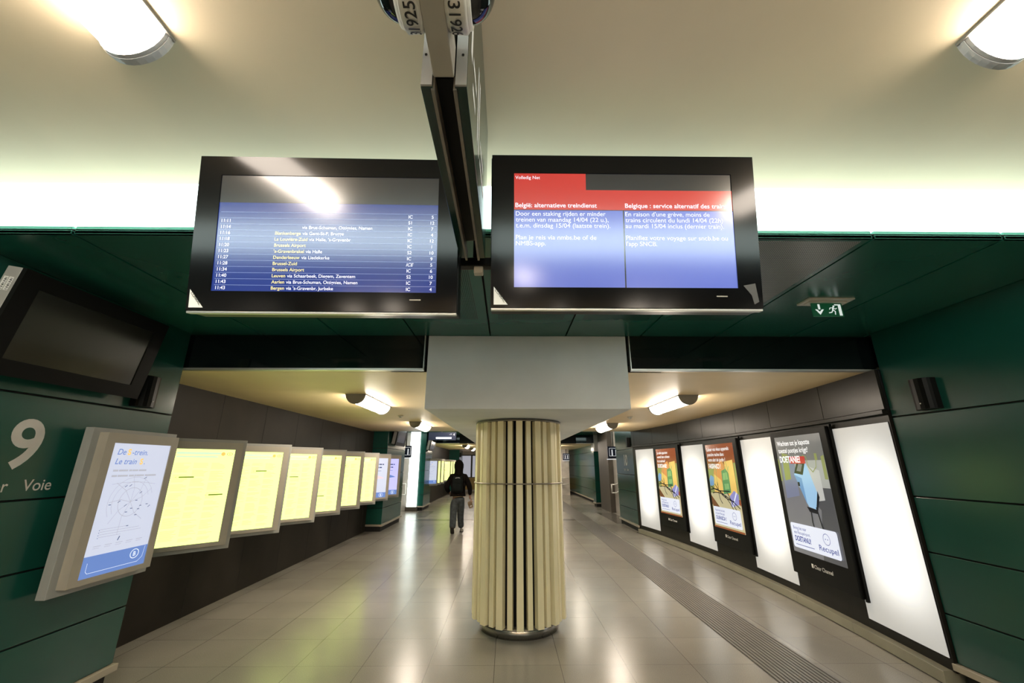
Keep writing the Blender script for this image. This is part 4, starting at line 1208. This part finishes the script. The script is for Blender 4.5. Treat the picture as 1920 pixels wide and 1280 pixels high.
JN = mat('washed_grey_jeans', (0.050, 0.058, 0.062), 0.9, spec=0.2, noise=0.3, nscale=14, bump=0.5, bscale=30)
SO = mat('grey_shoe', (0.22, 0.20, 0.17), 0.6)
SL = mat('dark_sole', (0.03, 0.025, 0.02), 0.7)
BPm = mat('dark_backpack', (0.004, 0.006, 0.0055), 0.8, spec=0.15, noise=0.3, bump=0.4)
t = thing('person', 'person in black hooded jacket and grey jeans walking away, seen from behind', 'person', (-1.34, 11.85, 0), rz=0.03)
t.scale = (1.0, 1.0, 1.03)
# joints, +Y is forward (away from the viewer), x right; left leg trails with its heel up
hipL, hipR = (-0.085, 0, 0.87), (0.085, 0.01, 0.87)
kneL, kneR = (-0.12, -0.02, 0.52), (0.105, 0.10, 0.52)
ankL, ankR = (-0.105, -0.17, 0.14), (0.10, 0.28, 0.09)
shL, shR = (-0.185, 0.0, 1.42), (0.185, 0.0, 1.42)
elL, elR = (-0.315, -0.05, 1.14), (0.315, -0.05, 1.13)
wrL, wrR = (-0.235, 0.13, 0.98), (0.325, 0.05, 0.89)
N = {'pel': ((0, 0, 0.97), (0.10, 0.085)), 'wst': ((0, 0, 1.12), (0.11, 0.09)), 'chs': ((0, 0, 1.32), (0.15, 0.10)), 'nck': ((0, 0.0, 1.50), 0.055),
     'hd0': ((0, 0.03, 1.60), (0.07, 0.085)), 'hd1': ((0, 0.035, 1.70), (0.078, 0.095)), 'hd2': ((0, 0.02, 1.77), (0.055, 0.06)), 'nose': ((0, 0.135, 1.65), 0.012),
     'eaL': ((-0.082, 0.02, 1.66), 0.012), 'eaR': ((0.082, 0.02, 1.66), 0.012),
     'hL': (hipL, 0.065), 'kL': (kneL, 0.055), 'aL': (ankL, 0.030),
     'hR': (hipR, 0.065), 'kR': (kneR, 0.055), 'aR': (ankR, 0.030),
     'sL': (shL, 0.055), 'eL': (elL, 0.042), 'wL': (wrL, 0.028), 'pL': ((-0.19, 0.17, 0.95), (0.04, 0.02)),
     'sR': (shR, 0.055), 'eR': (elR, 0.042), 'wR': (wrR, 0.028), 'pR': ((0.335, 0.07, 0.83), (0.018, 0.038))}
E_ = [('pel', 'wst'), ('wst', 'chs'), ('chs', 'nck'), ('nck', 'hd0'), ('hd0', 'hd1'), ('hd1', 'hd2'), ('hd0', 'nose'), ('hd0', 'eaL'), ('hd0', 'eaR'),
      ('pel', 'hL'), ('hL', 'kL'), ('kL', 'aL'), ('pel', 'hR'), ('hR', 'kR'), ('kR', 'aR'), 
      ('chs', 'sL'), ('sL', 'eL'), ('eL', 'wL'), ('wL', 'pL'), ('chs', 'sR'), ('sR', 'eR'), ('eR', 'wR'), ('wR', 'pR')]
skin_mesh('body', N, E_, 'pel', SK, t)
# fingers of the right hand curl round the brown packet, thumb on its near side
fm = MB()
for i, (dy, ln_) in enumerate(((-0.030, 0.066), (-0.010, 0.075), (0.011, 0.070), (0.031, 0.056))):
    b0 = Vector((0.338, 0.07 + dy, 0.805))
    fm.tube([b0, b0 + Vector((0.022, 0, -ln_ * 0.45)), b0 + Vector((0.048, 0, -ln_ * 0.75)), b0 + Vector((0.066, 0, -ln_ * 0.8))], [0.0095, 0.009, 0.008, 0.006], 8)
fm.tube([(0.335, 0.03, 0.845), (0.350, 0.005, 0.82), (0.378, 0.0, 0.795)], [0.012, 0.010, 0.007], 8)
fm.build('hand_fingers', SK, t)
jk = {'hem': ((0, -0.005, 1.035), (0.19, 0.14)), 'low': ((0, -0.005, 1.09), (0.205, 0.15)), 'wst': ((0, 0, 1.15), (0.20, 0.145)), 'chs': ((0, -0.01, 1.33), (0.20, 0.14)), 'nck': ((0, -0.01, 1.47), (0.12, 0.10)),
      'sL': ((-0.19, -0.01, 1.39), 0.088), 'eL': ((-0.32, -0.06, 1.13), 0.078), 'wL': ((-0.255, 0.10, 1.0), 0.055),
      'sR': ((0.19, -0.01, 1.39), 0.088), 'eR': ((0.325, -0.06, 1.13), 0.078), 'wR': ((0.325, 0.035, 0.925), 0.050)}
skin_mesh('jacket', jk, [('hem', 'low'), ('low', 'wst'), ('wst', 'chs'), ('chs', 'nck'), ('chs', 'sL'), ('sL', 'eL'), ('eL', 'wL'), ('chs', 'sR'), ('sR', 'eR'), ('eR', 'wR')], 'low', JK, t)
def loft(rings, n=28, a0=0.0, a1=2 * PI):
    full = abs(a1 - a0 - 2 * PI) < 1e-6
    c = n if full else n + 1
    vs = [(rx_ * cos(a0 + (a1 - a0) * i / n), yo + ry_ * sin(a0 + (a1 - a0) * i / n), z) for (z, rx_, ry_, yo) in rings for i in range(c)]
    fs = [(j * c + i, j * c + (i + 1) % c, (j + 1) * c + (i + 1) % c, (j + 1) * c + i) for j in range(len(rings) - 1) for i in range(n)]
    return vs, fs
# hood is open towards the face (+Y)
v, f = loft([(1.43, 0.15, 0.12, -0.01), (1.50, 0.118, 0.115, 0.0), (1.57, 0.118, 0.13, 0.01), (1.64, 0.130, 0.142, 0.01), (1.71, 0.130, 0.140, 0.0), (1.77, 0.105, 0.115, -0.01), (1.81, 0.066, 0.075, -0.03), (1.835, 0.022, 0.03, -0.04)], 30, PI / 2 + 0.62, PI / 2 - 0.62 + 2 * PI)
ho = MB().add(v, f, 0, True).build('hood', JK, t)
so = ho.modifiers.new('thick', 'SOLIDIFY'); so.thickness = 0.010; so.offset = -1
v, f = loft([(0.90, 0.170, 0.150, 0.0), (0.96, 0.188, 0.150, 0.0), (1.03, 0.178, 0.120, 0.0)], 30)
so = MB().add(v, f, 0, True).build('shirt_hem', SH, t).modifiers.new('thick', 'SOLIDIFY'); so.thickness = 0.006
tr = {'wst': ((0, 0, 0.925), (0.165, 0.15)), 'pel': ((0, 0, 0.86), (0.17, 0.125)), 'hL': ((-0.09, 0, 0.79), 0.118), 'mL': ((-0.105, 0.0, 0.64), 0.110), 'kL': ((-0.10, -0.02, 0.50), 0.102), 'cL': ((-0.10, -0.10, 0.32), 0.095), 'aL': ((-0.10, -0.17, 0.13), 0.088),
      'hR': ((0.09, 0.01, 0.79), 0.116), 'mR': ((0.088, 0.05, 0.64), 0.108), 'kR': ((0.078, 0.10, 0.50), 0.098), 'cR': ((0.080, 0.19, 0.30), 0.090), 'aR': ((0.095, 0.27, 0.10), 0.085)}
skin_mesh('jeans', tr, [('wst', 'pel'), ('pel', 'hL'), ('hL', 'mL'), ('mL', 'kL'), ('kL', 'cL'), ('cL', 'aL'), ('pel', 'hR'), ('hR', 'mR'), ('mR', 'kR'), ('kR', 'cR'), ('cR', 'aR')], 'pel', JN, t)
def shoe(ax, ay, az, pitch):
    T = Matrix.Translation((ax, ay, az)) @ Matrix.Rotation(pitch, 4, 'X')
    mb = MB()
    P = [(-0.09, 0.036, 0.085), (-0.05, 0.042, 0.09), (0.02, 0.046, 0.075), (0.09, 0.050, 0.058), (0.15, 0.047, 0.048), (0.185, 0.030, 0.035)]
    vs = []; n = 8
    for (yy, ww, hh) in P:
        for i in range(n):
            a = PI * i / (n - 1)
            vs.append((ww * cos(a), yy, 0.02 + hh * sin(a) ** 0.8))
    fs = [(j * n + i, j * n + i + 1, (j + 1) * n + i + 1, (j + 1) * n + i) for j in range(len(P) - 1) for i in range(n - 1)]
    fs += [tuple(range(n)), tuple((len(P) - 1) * n + i for i in range(n - 1, -1, -1))]
    mb.add(vs, fs, 0, True, T)
    s = mb.build('shoe', SO, t, fix=True)
    mb = MB()
    out = [(w_ * sx, yy) for sx in (1,) for (yy, w_, _) in P] + [(-w_, yy) for (yy, w_, _) in reversed(P)]
    k = len(out)
    mb.add([(x * 1.05, y_, z_) for z_ in (0.0, 0.024) for (x, y_) in out], [tuple(range(k - 1, -1, -1)), tuple(range(k, 2 * k))] + [(i, (i + 1) % k, k + (i + 1) % k, k + i) for i in range(k)], 0, False, T)
    mb.build('sole', SL, s, fix=True)
shoe(0.10, 0.32, 0.0, 0.0)
shoe(-0.11, -0.16, 0.115, -0.72)

t2 = thing('backpack', 'dark backpack worn on the back of the walking person', 'backpack', (-1.34, 11.69, 1.03), rz=0.03)
def rounded(w0, w1, d, h, nz=8, nn=16):
    vs = []; fs = []
    for j in range(nz + 1):
        u = j / nz
        z = h * u
        e = min(1, (1 - abs(2 * u - 1) ** 4) + 0.25)
        ww = (w0 + (w1 - w0) * u) / 2 * (0.75 + 0.25 * e)
        for i in range(nn):
            a = 2 * PI * i / nn
            c_, s_ = cos(a), sin(a)
            vs.append((ww * math.copysign(abs(c_) ** 0.5, c_), d / 2 * e * math.copysign(abs(s_) ** 0.6, s_), z))
    for j in range(nz):
        for i in range(nn):
            fs.append((j * nn + i, j * nn + (i + 1) % nn, (j + 1) * nn + (i + 1) % nn, (j + 1) * nn + i))
    fs += [tuple(range(nn - 1, -1, -1)), tuple(nz * nn + i for i in range(nn))]
    return vs, fs
v, f = rounded(0.30, 0.26, 0.15, 0.43)
MB().add(v, f, 0, True).build('bag', BPm, t2)
v, f = rounded(0.24, 0.22, 0.06, 0.20)
o = MB().add(v, f, 0, True).build('front_pocket', BPm, t2); o.location = (0, -0.085, 0.04)
mb = MB().line([(-0.06, 0.375), (-0.03, 0.385), (0.02, 0.388), (0.06, 0.38)], 0.012, -0.079)
mb.build('reflective_mark', mat('pale_grey_print', (0.5, 0.5, 0.5), 0.5), t2)
for s_ in (-1, 1):
    MB().tube([(0.09 * s_, 0.03, 0.40), (0.11 * s_, 0.10, 0.47), (0.12 * s_, 0.19, 0.44)], 0.014, 8).build('strap', BPm, t2)
t3 = thing('paper_bag', 'small brown packet held in the right hand of the walking person', 'bag', (-0.965, 11.90, 0.64), rz=0.03)
T = Matrix.Rotation(0.38, 4, 'Y') @ Matrix.Rotation(0.1, 4, 'X')
mb = MB()
vs = [(x, y_, z) for (z, hx, hy) in ((0, 0.055, 0.045), (0.12, 0.058, 0.045), (0.17, 0.045, 0.02)) for (x, y_) in ((-hx, -hy), (hx, -hy), (hx, hy), (-hx, hy))]
T = Matrix.Rotation(-0.42, 4, 'Y')
mb.add(vs, [(3, 2, 1, 0), (8, 9, 10, 11)] + [(j * 4 + i, j * 4 + (i + 1) % 4, (j + 1) * 4 + (i + 1) % 4, (j + 1) * 4 + i) for j in range(2) for i in range(4)], 0, False, T)
mb.build('packet', mat('brown_paper', (0.15, 0.095, 0.045), 0.6, noise=0.3, nscale=20), t3, bevel=0.006)
mb = MB().add([T @ Vector(p) for p in ((-0.02, -0.047, 0.03), (0.03, -0.047, 0.03), (0.03, -0.047, 0.06), (-0.02, -0.047, 0.06))], [(0, 1, 2, 3)])
mb.build('foil_label', 'alu', t3)
